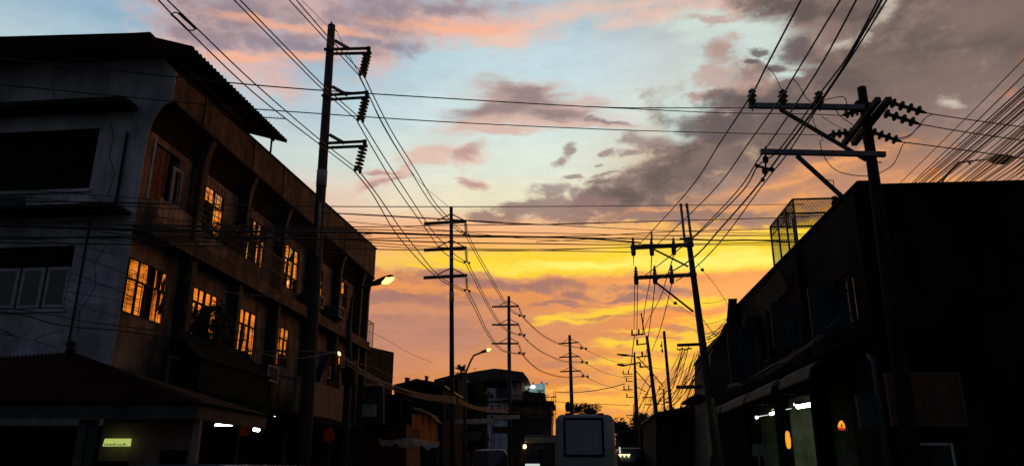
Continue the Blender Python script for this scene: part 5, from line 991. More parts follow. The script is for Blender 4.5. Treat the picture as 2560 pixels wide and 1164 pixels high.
# shop lights
def rl(a, b_, off, r, m, lab):
    p = onplane(*a, RF.o + RF.n * off, RF.n); q = onplane(*b_, RF.o + RF.n * off, RF.n); return tube_light('ceiling_lamp', p, q, r, m, lab, 'fluorescent tubes in the right shops')
rl((1878, 1045), (1893, 1042), .12, .045, K['tube'], 'leftmost short white tube in the right shop')
rl((1926, 1034), (1945, 1028), .12, .045, K['tube'], 'middle short white tube in the right shop')
rl((1994, 1016), (2028, 1010), .12, .06, K['tube'], 'largest brightest white tube in the right shop')
rl((1986, 1010), (2014, 1007), .2, .03, K['tube'], 'thin white tube above the brightest one in the right shop')
rl((1930, 1024), (1942, 1020), .2, .03, K['sign_green'], 'dim yellowish tube behind the middle shop light')
rl((2060, 1004), (2118, 1003), .9, .025, K['tube_dim'], 'dim long tube at the back of the green shop room')
rl((1948, 1026), (1978, 1020), .15, .015, K['tube_dim'], 'thin dim strip right of the middle shop tube')
rl((1896, 1040), (1920, 1036), .15, .015, K['tube_dim'], 'thin dim strip right of the leftmost shop tube')
lantern(1970, 1098, 13, 42, 22, K['lantern_orange'], 'tall narrow orange lantern hanging in front of the right shops')
t = thing('lantern', at(2104, 1070, 19), 'small bell-shaped yellow lantern with red hem in the green shop', 'lantern')
mb = MB(); mb.lathe(at(2104, 1068, 19), at(2103, 1050, 19), [(0, .085), (.3, .08), (.6, .065), (.85, .04), (1, .015)], 14); mb.build('shade', K['lantern_orange'], t, True)
mb = MB(); mb.lathe(at(2104, 1073, 19), at(2104, 1068, 19), [(0, .07), (1, .088)], 14); mb.build('hem', em('lit_red_hem', (1, .05, .01), .6), t, True)
mb = MB(); mb.lathe(at(2104, 1065, 18.88), at(2104, 1059, 18.9), [(0, .015), (.5, .02), (1, .008)], 8); mb.build('emblem', K['lantern_red'], t, True)
mb = MB(); mb.tube([at(2103, 1050, 19), at(2103, 1030, 19)], .008); mb.build('hanger', K['iron'], t)
# things in the shop seen as dark shapes
for i, (a, n_, w_, h_, m_, lab) in enumerate(((3.0, 3.9, .7, 1.7, 'cream', 'tall pale cabinet against the back wall of the green shop'), (4.1, 3.7, .6, 1.2, 'brownwall', 'brown cabinet in the green shop'), (6.4, 3.2, 1.3, 1.5, 'right2', 'grey locker in the middle shop room'), (10.2, 2.8, 1.6, 1.9, 'right2', 'wide grey cupboard in the farthest shop room'))):
    t = thing('cabinet', RP(a, n_, .14), lab, 'cabinet'); mb = MB(); RF.box(mb, a, a + w_, n_, n_ + .4, .14, .14 + h_); mb.build('carcass', K[m_], t)
    mb = MB(); RF.box(mb, a + .03, a + w_ / 2 - .01, n_ - .022, n_ - .002, .2, .1 + h_); RF.box(mb, a + w_ / 2 + .01, a + w_ - .03, n_ - .022, n_ - .002, .2, .1 + h_); mb.build('doors', K[m_], t)
for k in range(7):
    mb = MB(); c = onplane(2062 + 9 * k, 1012 + 3 * (k % 3), RF.o + RF.n * .6, RF.n); mb.ball(c, .06 + .02 * (k % 2), .06, .05, 7, .2); mb.tube([c, c + Vector((0, 0, .25))], .006, 4); o = mb.build('hanging_ornament', K['iron'] if k % 2 else K['sash'], None); tag(o, 'one of the small ornaments hanging in a row in the green shop', 'ornament', 'ornaments hanging in the green shop')
# panels on the near right front
def fpanel(name, x0, x1, y0, y1, Y, m, label, cat, frame=None, th=.08):
    t = thing(name, at((x0 + x1) / 2, y1, Y), label, cat); A_, B_ = at(x0, y1, Y), at(x1, y1, Y); C_, D_ = at(x0, y0, Y), at(x1, y0, Y)
    L_, R_ = at((x0), (y0 + y1) / 2, Y).x, at(x1, (y0 + y1) / 2, Y).x; z0, z1 = A_.z, C_.z
    def bx(mb, a, b, y, y2, c, d): mb.hexa([(a, y, c), (b, y, c), (b, y2, c), (a, y2, c), (a, y, d), (b, y, d), (b, y2, d), (a, y2, d)])
    mb = MB(); bx(mb, L_, R_, Y, Y + th, z0, z1); mb.build('panel', m, t)
    if frame:
        w_ = .05; mb = MB(); bx(mb, L_ - .01, L_ + w_, Y - .02, Y - .003, z0, z1); bx(mb, R_ - w_, R_ + .01, Y - .02, Y - .003, z0, z1); bx(mb, L_ + w_, R_ - w_, Y - .02, Y - .003, z1 - w_, z1); bx(mb, L_ + w_, R_ - w_, Y - .02, Y - .003, z0, z0 + w_); mb.build('frame', frame, t)
    return t, L_, R_, z0, z1
t, *_ = fpanel('sign_board', 2146, 2196, 984, 1070, 16.6, K['right2'], 'grey hanging sign panel right of the green shop room', 'sign', K['right2'])
t, l_, r_, z0, z1 = fpanel('banner', 2222, 2408, 930, 1064, 16.9, K['rust'], 'large dark red banner on the black wall at the lower right', 'banner', K['wood_dark'])
t, l_, r_, z0, z1 = fpanel('notice_board', 2303, 2390, 1106, 1230, 16.7, K['soot'], 'dark notice board with a pale grey frame at the bottom right', 'notice board', K['sash'])
for x_ in (l_ + .1, r_ - .1): mb = MB(); mb.bar((x_, 16.72, .13), (x_, 16.72, z0), .05); mb.build('leg', K['iron'], t)
t, *_ = fpanel('wall_panel', 2300, 2480, 836, 908, 17.05, K['right'], 'barely visible grey wall panel above the dark red banner', 'sign', K['right'])
t = thing('rain_pipe', (at(2205, 1100, 16.5).x, 16.5, .13), 'thin grey standing pipe between the shops and the red banner', 'pipe'); mb = MB(); q = at(2205, 1060, 16.5); mb.tube([(q.x, 16.5, .13), (q.x, 16.5, 3.9), (q.x + .15, 17.0, 4.1)], .05, 8); mb.build('pipe', K['right2'], t, True)
# ================================================================== left row beyond the tall building
b2 = thing('low_block', LF.P(16.4, 0, 0), 'low flat-topped dark block joined to the far end of the three-storey building', 'building')
A_, B_ = at(903, 861, 31.5), at(985, 880, 36.3); dn = -LF.n * 7
mb = MB(); mb.hexa([Vector((A_.x, A_.y, 0)), Vector((B_.x, B_.y, 0)), Vector((B_.x, B_.y, 0)) + dn, Vector((A_.x, A_.y, 0)) + dn, A_, B_, B_ + dn, A_ + dn]); mb.build('wall', K['soot'], b2)
for (x0, x1, y0, y1, Y0, m_) in ((893, 958, 962, 1058, 31.0, 'right2'), (962, 1000, 985, 1060, 33.0, 'right'), (893, 955, 958, 964, 30.8, 'cream')): pblock(b2, 'front_panel', [(x0, y1), (x1, y1), (x1, y0), (x0, y0)], Y0, .2, K[m_])
mb = MB(); mb.tube([at(889, 940, 30.7), at(880, 1064, 30.7)], .03); mb.tube([at(951, 955, 32), at(948, 1020, 32)], .03); mb.build('down_pipe', K['sash'], b2)
t = thing('wall_lamp', at(887, 905, 29.5), 'small pale lamp on the wall beside the slack grey cables', 'lamp'); mb = MB(); mb.ball(at(887, 905, 29.5), .09, .09, .12); mb.bar(at(887, 905, 29.5), at(887, 908, 31.5), .03); mb.build('bulb', K['tarp'], t, True)
t = thing('wall_lamp', at(845, 882, 23.5), 'small lit amber lamp beside the tall pole foot cables', 'lamp'); mb = MB(); mb.lathe(at(850, 888, 23.5), at(846, 878, 23.5), [(0, .02), (.3, .045), (.7, .04), (1, .015)]); mb.build('bulb', K['marker'], t, True); mb = MB(); mb.bar(at(846, 878, 23.5), at(838, 866, 23.6), .03); mb.build('bracket', K['iron'], t)
t = thing('transformer_box', at(868, 930, 27), 'dark bundle of cable boxes on the post behind the number sign', 'junction box'); pblock(t, 'box', [(852, 925), (884, 922), (886, 960), (856, 962)], 27.3, .4, K['soot']); pblock(t, 'lid', [(850, 920), (886, 917), (886, 922), (850, 925)], 27.2, .6, K['black'])
# barrel canopy, red wall, ragged tarp
t = thing('barrel_awning', at(1060, 1080, 37), 'curved canvas barrel awning glowing orange left of the second tall pole', 'awning')
mb = MB(); prof_ = [(1032, 1016), (1046, 1018), (1062, 1025), (1078, 1036), (1090, 1050)]
G = []
for i, (x, y) in enumerate(prof_): G.append([at(x, y, 35.5 + i * .25), at(x + 2, y + 6, 35.4 + i * .25)])
mb.add([p for g in G for p in g], [(2 * i, 2 * i + 2, 2 * i + 3, 2 * i + 1) for i in range(4)])
mb.prism([at(1032, 1016, 36), at(1046, 1018, 36), at(1062, 1025, 36), at(1078, 1036, 36), at(1092, 1052, 36), at(1088, 1054, 36.02), at(1066, 1034, 36.02), at(1040, 1024, 36.02)], (0.1, 1.8, 0)); mb.build('hood', K['tarp'], t)
mb = MB(); pts = [at(1030 + 64 * i / 14, y + 4 * (i / 14), 37.2 + .12 * math.sin(i * 1.7)) for y in (1034, 1060, 1088, 1108) for i in range(15)]
mb.add(pts, [(r_ * 15 + i, r_ * 15 + i + 1, (r_ + 1) * 15 + i + 1, (r_ + 1) * 15 + i) for r_ in range(3) for i in range(14)]); mb.build('curtain', K['awn_orange'], t, True)
h = rowhouse([(880, 1200), (878, 1064), (905, 1060), (1015, 1064), (1016, 1200)], 33, 3, K['rust'], 'low rust-red shop wall with a pale top edge between the poles on the left', name='shop_wall', cat='wall')
pblock(h, 'coping', [(862, 1062), (866, 1056), (905, 1055), (1016, 1059), (1016, 1063), (905, 1060)], 32.6, 1, K['right2'])
t = thing('tarp_canopy', at(1020, 1115, 31), 'sagging beige tarp canopy with ragged hem on the left pavement', 'canopy')
mb = MB(); nx = 24; top = lambda u: (945 + 155 * u, 1094 + 4 * math.sin(u * 9) + 6 * u); bot = lambda u: (950 + 148 * u, 1118 - 10 * (1 - u) ** 3 + 5 * math.sin(u * 17) + 4 * math.sin(u * 41))
pts = [at(*top(i / nx), 32) for i in range(nx + 1)] + [at(*[(a + b) / 2 for a, b in zip(top(i / nx), bot(i / nx))], 31.2 + .1 * math.sin(i)) for i in range(nx + 1)] + [at(*bot(i / nx), 30.8) for i in range(nx + 1)]
mb.add(pts, [(r_ * (nx + 1) + i, r_ * (nx + 1) + i + 1, (r_ + 1) * (nx + 1) + i + 1, (r_ + 1) * (nx + 1) + i) for r_ in range(2) for i in range(nx)]); mb.build('sheet', K['tarp'], t, True)
for x in (955, 1095): q = at(x, 1112, 31.4); mb = MB(); mb.bar((q.x, q.y, .13), q, .05); mb.build('support', K['iron'], t)
h = rowhouse([(985, 1200), (985, 960), (1003, 956), (1041, 946), (1080, 952), (1108, 962), (1108, 1200)], 42, 8, K['soot'], 'dark low-gabled house behind the slack cables')
pblock(h, 'roof', [(980, 966), (1041, 945), (1112, 961), (1112, 966), (1041, 950), (980, 971)], 41.5, 9, K['tin'])
pblock(h, 'window', [(1003, 999), (1003, 993), (1036, 1001), (1036, 1006)], 41.9, .08, K['glass'])  # mirror strip added to stand for the bright sky gap under the roofs
h = rowhouse([(1085, 1200), (1085, 948), (1122, 942), (1145, 942), (1145, 1200)], 52, 8, K['soot'], 'dark house with a thin canopy roof left of the second tall pole')
pblock(h, 'roof', [(1088, 947), (1122, 938), (1150, 933), (1150, 937), (1122, 943), (1088, 951)], 51.6, 8, K['tin'])
# ------------------------------------------------------------------ far houses
hA = thing('far_house', at(1240, 1181, 70) * 1, 'far pale house with a dark hipped roof behind the third tall pole', 'building')
pblock(hA, 'roof', [(1141, 950), (1141, 938), (1165, 932), (1196, 926), (1235, 920), (1250, 921), (1308, 929), (1320, 945), (1304, 946), (1296, 950)], 69, 9, K['tin'])
pblock(hA, 'wall', [(1276, 1002), (1276, 948), (1304, 947), (1304, 1002)], 70, 7, K['cream'])
pblock(hA, 'wall', [(1218, 1190), (1218, 968), (1240, 970), (1275, 972), (1275, 1190)], 69.5, 8, K['blue_wall'])
pblock(hA, 'wall', [(1141, 1190), (1141, 950), (1276, 948), (1276, 968), (1217, 967), (1217, 1190)], 70.2, 7, K['soot'])
pblock(hA, 'window', [(1284, 970), (1284, 956), (1291, 956), (1291, 970)], 69.9, .08, K['glass_dark'])
pblock(hA, 'balcony', [(1240, 991), (1240, 971), (1270, 970), (1270, 991)], 69.2, .3, K['right2'])
pblock(hA, 'eave', [(1206, 982), (1212, 977), (1224, 978), (1224, 990)], 69, 1, K['tarp'])
for y in (1000, 1030): pblock(hA, 'floor_band', [(1218, y + 3), (1218, y), (1277, y + 1), (1277, y + 4)], 69.3, .25, K['soot'])
for x in (1226, 1243, 1259):
    for y in (984, 1012, 1040):
        if (x, y) != (1243, 984): pblock(hA, 'window', [(x, y + 10), (x, y), (x + 7, y), (x + 7, y + 10)], 69.4, .08, K['glass_dark'])
hB = thing('far_house', at(1320, 1181, 71), 'lower far block with roof terrace and jutting slab, left of the scaffold', 'building')
pblock(hB, 'wall', [(1272, 1190), (1272, 1005), (1378, 1006), (1378, 1190)], 70.6, 6, K['brownwall'])
mb = MB()
for i in range(16): q = at(1280 + i * 6, 1000, 69.6); mb.bar(q, q + Vector((0, 0, .5)), .035)
mb.bar(at(1279, 987, 69.6), at(1372, 988, 69.6), .05); mb.build('terrace_rail', K['iron'], hB)
pblock(hB, 'slab', [(1256, 1034), (1256, 1030), (1384, 1032), (1384, 1036)], 69.6, 1, K['soot'])
pblock(hB, 'wall_panel', [(1257, 1030), (1257, 1006), (1271, 1006), (1271, 1030)], 70.3, .3, K['cream'])
pblock(hB, 'slab', [(1254, 1001), (1258, 998), (1384, 1001), (1384, 1008), (1272, 1004)], 69.3, 7.5, K['soot'])
pblock(hB, 'wall', [(1305, 1000), (1305, 982), (1312, 975), (1328, 979), (1362, 981), (1363, 1000)], 71, 4, K['brownwall'])
for x0, x1 in ((1286, 1297), (1310, 1336), (1344, 1356)): pblock(hB, 'window', [(x0, 1045), (x0, 1014), (x1, 1014), (x1, 1045)], 70.5, .09, K['glass_dark'] if x0 != 1286 else K['right2'])
pblock(hB, 'panel', [(1300, 998), (1300, 984), (1307, 985), (1307, 998)], 70.4, .1, K['sash'])
t = thing('billboard', at(1338, 980, 75), 'pale floodlit board on the roof terrace of the far block', 'billboard')
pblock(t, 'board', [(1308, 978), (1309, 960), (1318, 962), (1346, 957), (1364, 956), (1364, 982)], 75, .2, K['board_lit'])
for x, y in ((1310, 958), (1333, 956), (1354, 955), (1367, 958)): mb = MB(); mb.ball(at(x, y, 74.6), .09); mb.bar(at(x, y, 74.6), at(x + 1, y + 6, 75), .04); mb.build('small_lamp', K['soot'], t, True)
pblock(t, 'post', [(1359, 983), (1359, 957), (1360, 957), (1360, 983)], 74.8, .1, K['iron'])
t = thing('floodlight', at(1332, 967, 74), 'bright white floodlight on the far roof terrace', 'lamp'); mb = MB(); mb.ball(at(1332, 966, 74), .23, .12, .16); mb.build('lens', em('floodlight_lens', (1, .85, .6), 6), t, True); mb = MB(); mb.bar(at(1332, 968, 74.1), at(1332, 980, 74.1), .05); mb.build('stand', K['iron'], t)
plant('terrace_plant', at(1318, 975, 73), (.35, .3, .3), 90, .09, 'small shrub silhouetted on the far roof terrace'); plant('terrace_plant', at(1348, 976, 73), (.5, .3, .22), 90, .08, 'wide flat shrub under the floodlit board')
t = thing('scaffold', at(1385, 1035, 68), 'thin scaffold mast with cross bars at the right end of the far block', 'scaffold'); mb = MB()
for x in (1379, 1384, 1389): mb.bar(at(x, 1060, 68), at(x + .5, 981 if x != 1379 else 990, 68), .045)
for y in (992, 1003, 1014, 1025, 1034): mb.bar(at(1378, y, 68), at(1391, y, 68), .035)
mb.bar(at(1366, 992, 68), at(1391, 990, 68), .06); mb.build('frame', K['iron'], t)
t = thing('roof_antenna', at(1187, 925, 69), 'tiny antenna on the far hipped roof', 'antenna'); mb = MB(); mb.bar(at(1187, 926, 69), at(1187, 918, 69), .04); mb.bar(at(1184, 920, 69), at(1191, 920, 69), .03); mb.build('mast', K['iron'], t)
t = thing('roof_antenna', LF.P(Ts - 1.2, 1, 10.8), 'thin comb-like television antenna beside the corrugated roof', 'antenna'); mb = MB(); a, b_ = at(660, 294, 20.5), at(714, 297, 20.5); mb.bar(a, b_, .022)
for k in range(7): q = a.lerp(b_, .1 + k * .13); mb.bar(q + Vector((0, 0, -.0)), q + Vector((.0, 0, .05)), .012)
mb.build('boom', K['iron'], t)
mb = MB(); mb.bar(a, at(630, 300, 20.5), .022); mb.build('mast', K['iron'], t)
for i, (x, y, w_, h_) in enumerate(((1012, 951, 8, 7), (1062, 950, 5, 10), (1096, 956, 9, 6))):
    t = thing('roof_box', at(x, y, 41.6), ('small square box on the low-gabled roof behind the slack cables', 'thin vent stub on the low-gabled roof right of its ridge', 'low box at the right end of the low-gabled roof')[i], 'vent'); pblock(t, 'box', [(x, y + 6), (x, y - h_), (x + w_, y - h_), (x + w_, y + 6)], 42, .4, K['soot']); pblock(t, 'cap', [(x - 1, y - h_), (x - 1, y - h_ - 1.5), (x + w_ + 1, y - h_ - 1.5), (x + w_ + 1, y - h_)], 41.9, .6, K['tin'])
for i, (x0, x1, y0, y1, Y, m_, lab) in enumerate(((1115, 1140, 1010, 1048, 40, 'right2', 'dull grey board beside the foot of the second tall pole'), (1150, 1200, 1078, 1100, 36, 'canvas', 'faded shop board low between the second pole and the dark van'), (1232, 1300, 1065, 1082, 45, 'rust', 'dim reddish shop board left of the oncoming bus'), (1290, 1304, 1095, 1130, 44, 'right2', 'narrow grey upright board beside the oncoming bus'), (905, 940, 1010, 1040, 30.2, 'plaster_grey', 'pale square board above the rust-red shop wall'))):
    fpanel('shop_board', x0, x1, y0, y1, Y, K[m_], lab, 'sign')
for i, (x0, x1, y0, Y, lab) in enumerate(((1110, 1230, 1062, 44, 'long dim awning behind the dark parked van'), (1236, 1300, 1050, 52, 'small dim awning below the far blue wall'))):
    t = thing('awning', at(x0, y0, Y), lab, 'awning'); a, b_ = at(x0, y0, Y), at(x1, y0 - 3, Y + 1); mb = MB(); mb.hexa([a, b_, b_ + Vector((0, 1.2, .35)), a + Vector((0, 1.2, .35)), a + Vector((0, 0, .05)), b_ + Vector((0, 0, .05)), b_ + Vector((0, 1.2, .4)), a + Vector((0, 1.2, .4))]); mb.build('canopy', K['canvas'], t)
    mb = MB()
    for q in (a, b_): mb.bar((q.x, q.y, .0), q, .06)
    mb.build('post', K['iron'], t)
# ------------------------------------------------------------------ trees
def tree(c, rad, label, n=1400, size=.16, Y=None, clumps=9):
    return plant('tree', c, rad, n, size, label, 'tree', stem=Vector((c[0], c[1], 0)), clumps=clumps)
tree(at(1180, 990, 58), (1.25, 1.2, 1.5), 'dark bushy tree in front of the far hipped-roof house', 2600, .17)
tree(at(1465, 1032, 95), (1.9, 1.6, 1.1), 'round-topped dark tree peeping over the white van roof', 2000, .16)
tree(at(1575, 1078, 70), (2.0, 1.5, 1.6), 'dark tree mass right of the white van', 2400, .2)
tree(at(1625, 1075, 72), (1.8, 1.5, 1.7), 'dark tree behind the leaning far pole', 1800, .2)
tree(at(1190, 1070, 54), (1.1, 1.0, 2.0), 'low dark tree left of the pale blue far wall', 2000, .17)
t = thing('palm_tree', (at(1153, 1181, 50).x, 50, 0), 'small spiky palm crown beside the curved street lamp', 'tree'); mb = MB(); c = at(1153, 925, 50)
for i in range(26):
    g = random.uniform(0, 6.28); el = random.uniform(-.2, 1.4); d = Vector((math.cos(g) * math.cos(el), .5 * math.sin(g) * math.cos(el), math.sin(el))); l_ = random.uniform(.4, .62); s_ = d.cross(Vector((0, 1, 0))).normalized() * .045
    mb.add([c, c + d * l_ * .5 + s_, c + d * l_ + Vector((0, 0, -.06)), c + d * l_ * .5 - s_], [(0, 1, 2, 3)])
leafy(mb, c - Vector((0, 0, .35)), (.45, .4, .35), 160, .1); mb.build('crown', K['leaf'], t); mb = MB(); mb.tube([(c.x, 50, 0), c], [.12, .07]); mb.build('trunk', K['bark'], t)
t = thing('roof_tank', (at(1420, 1060, 80).x, 80, 0), 'small round-topped tank on a stand just left of the fourth tall pole', 'water tank')
mb = MB(); mb.lathe(at(1420, 1028, 80), at(1420, 1003, 80), [(0, .16), (.1, .26), (.5, .31), (.8, .28), (1, .1)], 12); mb.build('tank', K['soot'], t, True); q = at(1420, 1028, 80); mb = MB()
for dx_ in (-.12, .12): mb.bar((q.x + dx_, 80, 0), (q.x + dx_, 80, q.z + .05), .05)
mb.build('stand', K['iron'], t)
mb = MB()
for i in range(70): x = -60 + i * 3.2 + random.uniform(-1, 1); leafy(mb, (x, random.uniform(150, 175), random.uniform(3, 5.5)), (3.4, 3, random.uniform(3, 5.5)), 150, .8)
tag(mb.build('distant_trees', K['leaf']), 'far dark band of trees along the horizon at the end of the street', 'trees', kind='stuff')
# ================================================================== vehicles
def wheel(t, c, r, w, ax):
    ax = Vector(ax).normalized(); mb = MB(); mb.lathe(Vector(c) - ax * w / 2, Vector(c) + ax * w / 2, [(0, r * .8), (.15, r), (.85, r), (1, r * .8)], 20); wh = mb.build('wheel', K['tyre'], t, True)
    mb = MB(); mb.lathe(Vector(c) - ax * (w / 2 + .01), Vector(c) + ax * (w / 2 + .01), [(0, r * .5), (.1, r * .6), (.9, r * .6), (1, r * .5)], 16); mb.build('rim', K['steel'], wh, True)
def vehicle(x0, x1, Y, L, z0, z1, m, name, label, cat, taper=.12, rear=True, hood=False, d=(.09, 1), rnd=.28, wheels=.38):
    """box-bodied vehicle: rounded cross-section at depth Y running back L metres"""
    dv = Vector((d[0], d[1], 0)).normalized(); cx = (x0 + x1) / 2; w = x1 - x0; t = thing(name, (cx, Y, 0), label, cat)
    prof = []
    for sx, a0 in ((1, 0), (-1, 90)):
        for k in range(6): g = R(a0 + k * 18); prof.append((sx * (w / 2 - rnd) * (1 - taper) + rnd * math.cos(g) * (1 - taper), z1 - rnd + rnd * math.sin(g)))
    prof = [(w / 2 * .98, z0)] + [(w / 2, z0 + (z1 - z0) * .35)] + prof + [(-w / 2, z0 + (z1 - z0) * .35), (-w / 2 * .98, z0)]
    secs = [(0, .93), (.12, .985), (.35, 1), (L - .5, 1), (L - .1, .97), (L, .9)]
    mb = MB(); n = len(prof)
    for s_, f in secs: mb.v += [tuple(Vector((cx + px_ * f, Y, z0 + (z - z0) * (1 - (1 - f) * .35))) + dv * s_) for px_, z in prof]
    for i in range(len(secs) - 1): mb.f += [(i * n + j, i * n + (j + 1) % n, (i + 1) * n + (j + 1) % n, (i + 1) * n + j) for j in range(n)]
    mb.f += [tuple(range(n))[::-1], tuple((len(secs) - 1) * n + j for j in range(n))]
    mb.build('body', m, t, True)
    sd_ = Vector((dv.y, -dv.x, 0))
    for s_ in (L * .18, L * .78):
        for q in (-1, 1): wheel(t, Vector((cx, Y, wheels)) + dv * s_ + sd_ * q * (w / 2 - .06), wheels, .2, sd_)
    for k in range(4):
        for q in (-1, 1):
            mb = MB(); zz0, zz1 = z0 + (z1 - z0) * .52, z0 + (z1 - z0) * .82; a = Vector((cx, Y, 0)) + dv * (L * (.12 + .2 * k)) + sd_ * q * (w / 2 * (1 - taper * .35) + .012); b_ = a + dv * L * .16; u = -sd_ * q * .09
            mb.hexa([a + Vector((0, 0, zz0)), b_ + Vector((0, 0, zz0)), b_ + Vector((0, 0, zz0)) - sd_ * q * .03, a + Vector((0, 0, zz0)) - sd_ * q * .03, a + u + Vector((0, 0, zz1)), b_ + u + Vector((0, 0, zz1)), b_ + u + Vector((0, 0, zz1)) - sd_ * q * .03, a + u + Vector((0, 0, zz1)) - sd_ * q * .03]); mb.build('side_window', K['glass_dark'], t)
    return t
def fbox(mb, x0, x1, y0, y1, z0, z1): return mb.hexa([(x0, y0, z0), (x1, y0, z0), (x1, y1, z0), (x0, y1, z0), (x0, y0, z1), (x1, y0, z1), (x1, y1, z1), (x0, y1, z1)])
VY = 26.0; xa, xb = at(1385, 1090, VY).x, at(1541, 1090, VY).x
v = vehicle(xa, xb, VY, 6.2, .45, at(1460, 1033, VY).z, K['van_white'], 'passenger_van', 'tall white passenger van seen from behind in the middle of the road', 'van', taper=.05, rnd=.24)
px0, px1 = at(1409, 1090, VY - .05).x, at(1510, 1090, VY - .05).x; pz0, pz1 = at(1460, 1140, VY - .05).z, at(1460, 1043, VY - .05).z
mb = MB(); fw = .065; y0, y1 = VY - .06, VY + .03
fbox(mb, px0, px0 + fw, y0, y1, pz0, pz1); fbox(mb, px1 - fw, px1, y0, y1, pz0, pz1); fbox(mb, px0 + fw, px1 - fw, y0, y1, pz1 - fw, pz1); fbox(mb, px0 + fw, px1 - fw, y0, y1, pz0, pz0 + fw); pf = mb.build('rear_door', K['black'], v)
mb = MB(); fbox(mb, px0 + fw, px1 - fw, VY - .03, VY + .03, pz0 + fw, pz1 - fw); mb.build('panel', K['van_panel'], pf)
for sx in (-1, 1): mb = MB(); fbox(mb, (xa + xb) / 2 + sx * .93 - .06, (xa + xb) / 2 + sx * .93 + .06, VY - .03, VY + .1, .95, 1.5); mb.build('tail_light', K['red_plastic'], v)
mb = MB(); fbox(mb, xa + .08, xb - .08, VY - .16, VY - .02, .42, .66); mb.build('bumper', K['black'], v)
for sx in (-.55, .55): mb = MB(); fbox(mb, (xa + xb) / 2 + sx - .09, (xa + xb) / 2 + sx + .09, VY + .02, VY + .12, v.location.z + at(1460, 1036, VY).z - .02, at(1460, 1031, VY).z); mb.build('roof_light', K['red_plastic'], v)
mb = MB(); cxv = (xa + xb) / 2; fbox(mb, cxv - .24, cxv + .24, VY - .19, VY - .165, .47, .6); mb.build('number_plate', K['sash'], v)
mb = MB(); mb.bar((px1 - .16, VY - .09, 1.55), (px1 - .16, VY - .09, 1.8), .035); mb.build('door_handle', K['black'], pf)
mb = MB(); [fbox(mb, px0 - .03, px0 + .03, VY - .075, VY - .062, z, z + .12) for z in (1.4, 2.2, 3.0)]; mb.build('hinge', K['steel'], pf)
for sx in (-1, 1):
    mb = MB(); q = Vector(((xa + xb) / 2 + sx * 1.02, VY + 5.6, 2.3)); mb.bar(q, q + Vector((sx * .22, -.05, .1)), .03); fbox(mb, q.x + sx * .26 - .07, q.x + sx * .26 + .07, q.y - .08, q.y - .02, 2.15, 2.5); mb.build('wing_mirror', K['black'], v)
# oncoming bus
BY = 40.0; bx0 = at(1306, 1120, BY).x
v = vehicle(bx0, bx0 + 2.4, BY, 9, .45, at(1340, 1086, BY).z, K['brownwall'], 'oncoming_bus', 'oncoming dark bus with one lit lamp half hidden behind the white van', 'bus', taper=.04, d=(.0, 1))
mb = MB(); fbox(mb, bx0 + .12, bx0 + 2.28, BY - .05, BY + .05, at(1340, 1106, BY).z, at(1340, 1091, BY).z); mb.build('destination_board', K['cream'], v)
mb = MB(); fbox(mb, bx0 + .15, bx0 + 2.25, BY - .03, BY + .05, 1.75, at(1340, 1108, BY).z); mb.build('windscreen', K['glass_dark'], v)
mb = MB(); mb.ball(at(1311.5, 1115, BY - .15), .1, .06, .11); mb.build('marker_lamp', K['headlamp'], v, True)
mb = MB(); fbox(mb, at(1313, 1160, BY).x, at(1349, 1160, BY).x, BY - .12, BY - .05, at(1330, 1163, BY).z, at(1330, 1158, BY).z); mb.build('number_plate_light', K['tube_dim'], v)
mb = MB(); fbox(mb, at(1333, 1120, BY).x, at(1360, 1120, BY).x, BY - .045, BY - .033, at(1340, 1121, BY).z, at(1340, 1113, BY).z); mb.build('sticker', K['tarp'], v)
mb = MB(); mb.bar(at(1306, 1110, BY - .2), at(1304, 1155, BY - .2), .08); mb.build('pillar', K['awn_orange'], v)
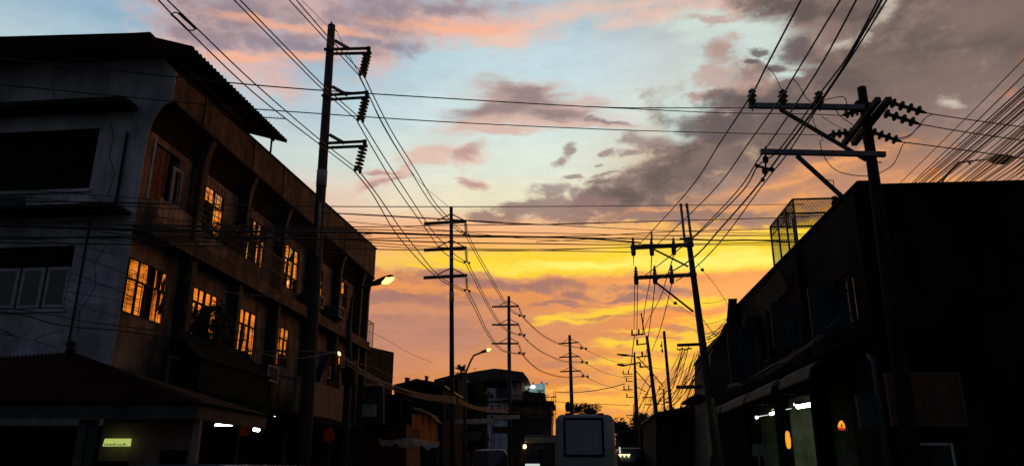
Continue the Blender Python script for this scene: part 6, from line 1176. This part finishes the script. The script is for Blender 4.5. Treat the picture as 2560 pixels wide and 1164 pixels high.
# jeepney with three lit triangular markers
JY = 45; jx0, jx1 = at(1543, 1137, JY).x, at(1586, 1137, JY).x + .7
v = vehicle(jx0, jx1, JY, 5.5, .4, at(1560, 1118, JY).z, K['car_dark'], 'jeepney', 'dark jeepney with three glowing yellow triangular markers right of the white van', 'jeepney', taper=.06, d=(.05, 1))
for k, x in enumerate((1551, 1561, 1571)):
    mb = MB(); mb.prism([at(x - 5, 1134, JY - .12), at(x + 5, 1134, JY - .12), at(x + .5, 1142, JY - .12)], (0, .06, 0)); mb.build('marker_lamp', K['marker'], v)
mb = MB(); mb.bar(at(1549, 1116, JY - .1), at(1550, 1132, JY - .1), .07); mb.build('strip_lamp', K['tube_dim'], v)
mb = MB(); fbox(mb, jx0 + .12, jx1 - .12, JY - .03, JY + .02, 1.5, 2.2); mb.build('windscreen', K['glass_dark'], v)
for q in (.35, .8): mb = MB(); mb.ball((jx0 + (jx1 - jx0) * q, JY - .06, .9), .11, .05, .11); mb.build('headlight', K['tube_dim'], v, True)
v = vehicle(at(1176, 1140, 34).x, at(1176, 1140, 34).x + 1.7, 34, 4.2, .35, at(1200, 1122, 34).z, K['car_dark'], 'parked_van', 'dark van parked left of the oncoming bus with a glint on its side', 'van', d=(0, 1))
mb = MB(); fbox(mb, at(1182, 1140, 34).x, at(1218, 1140, 34).x, 33.96, 34.02, 1.75, at(1200, 1130, 34).z); mb.build('windscreen', K['glass_dark'], v)
mb = MB(); mb.ball(at(1192, 1124, 33.6), .05); mb.build('roof_lamp', K['sash'], v, True)
for q in (.25, 1.45): mb = MB(); mb.ball((at(1176, 1140, 34).x + q, 33.95, .85), .12, .05, .1); mb.build('headlight', K['glass_dark'], v, True)
v = vehicle(-5.1, -3.32, 10, 4.3, .3, at(577, 1157, 10).z, K['car_dark'], 'car', 'dark car whose bright roof edge just enters at the bottom left', 'car', taper=.2, rnd=.3, d=(.09, 1), wheels=.33)
mb = MB(); fbox(mb, -4.85, -3.6, 9.97, 10.02, .95, 1.4); mb.build('rear_window', K['glass_dark'], v)
for q in (-4.9, -3.5): mb = MB(); mb.ball((q, 9.99, .8), .1, .04, .08); mb.build('tail_light', K['red_plastic'], v, True)
# leaning shop panels in the dim right distance
for (x0, x1, y0, y1, Y, m_, lab) in ((1650, 1662, 1096, 1130, 48, 'tarp', 'narrow pale board leaning in the dim distance right of the jeepney'), (1545, 1553, 1098, 1112, 47, 'canvas', 'small dim sign just right of the white van')):
    fpanel('sign_board', x0, x1, y0, y1, Y, K[m_], lab, 'sign')[0]
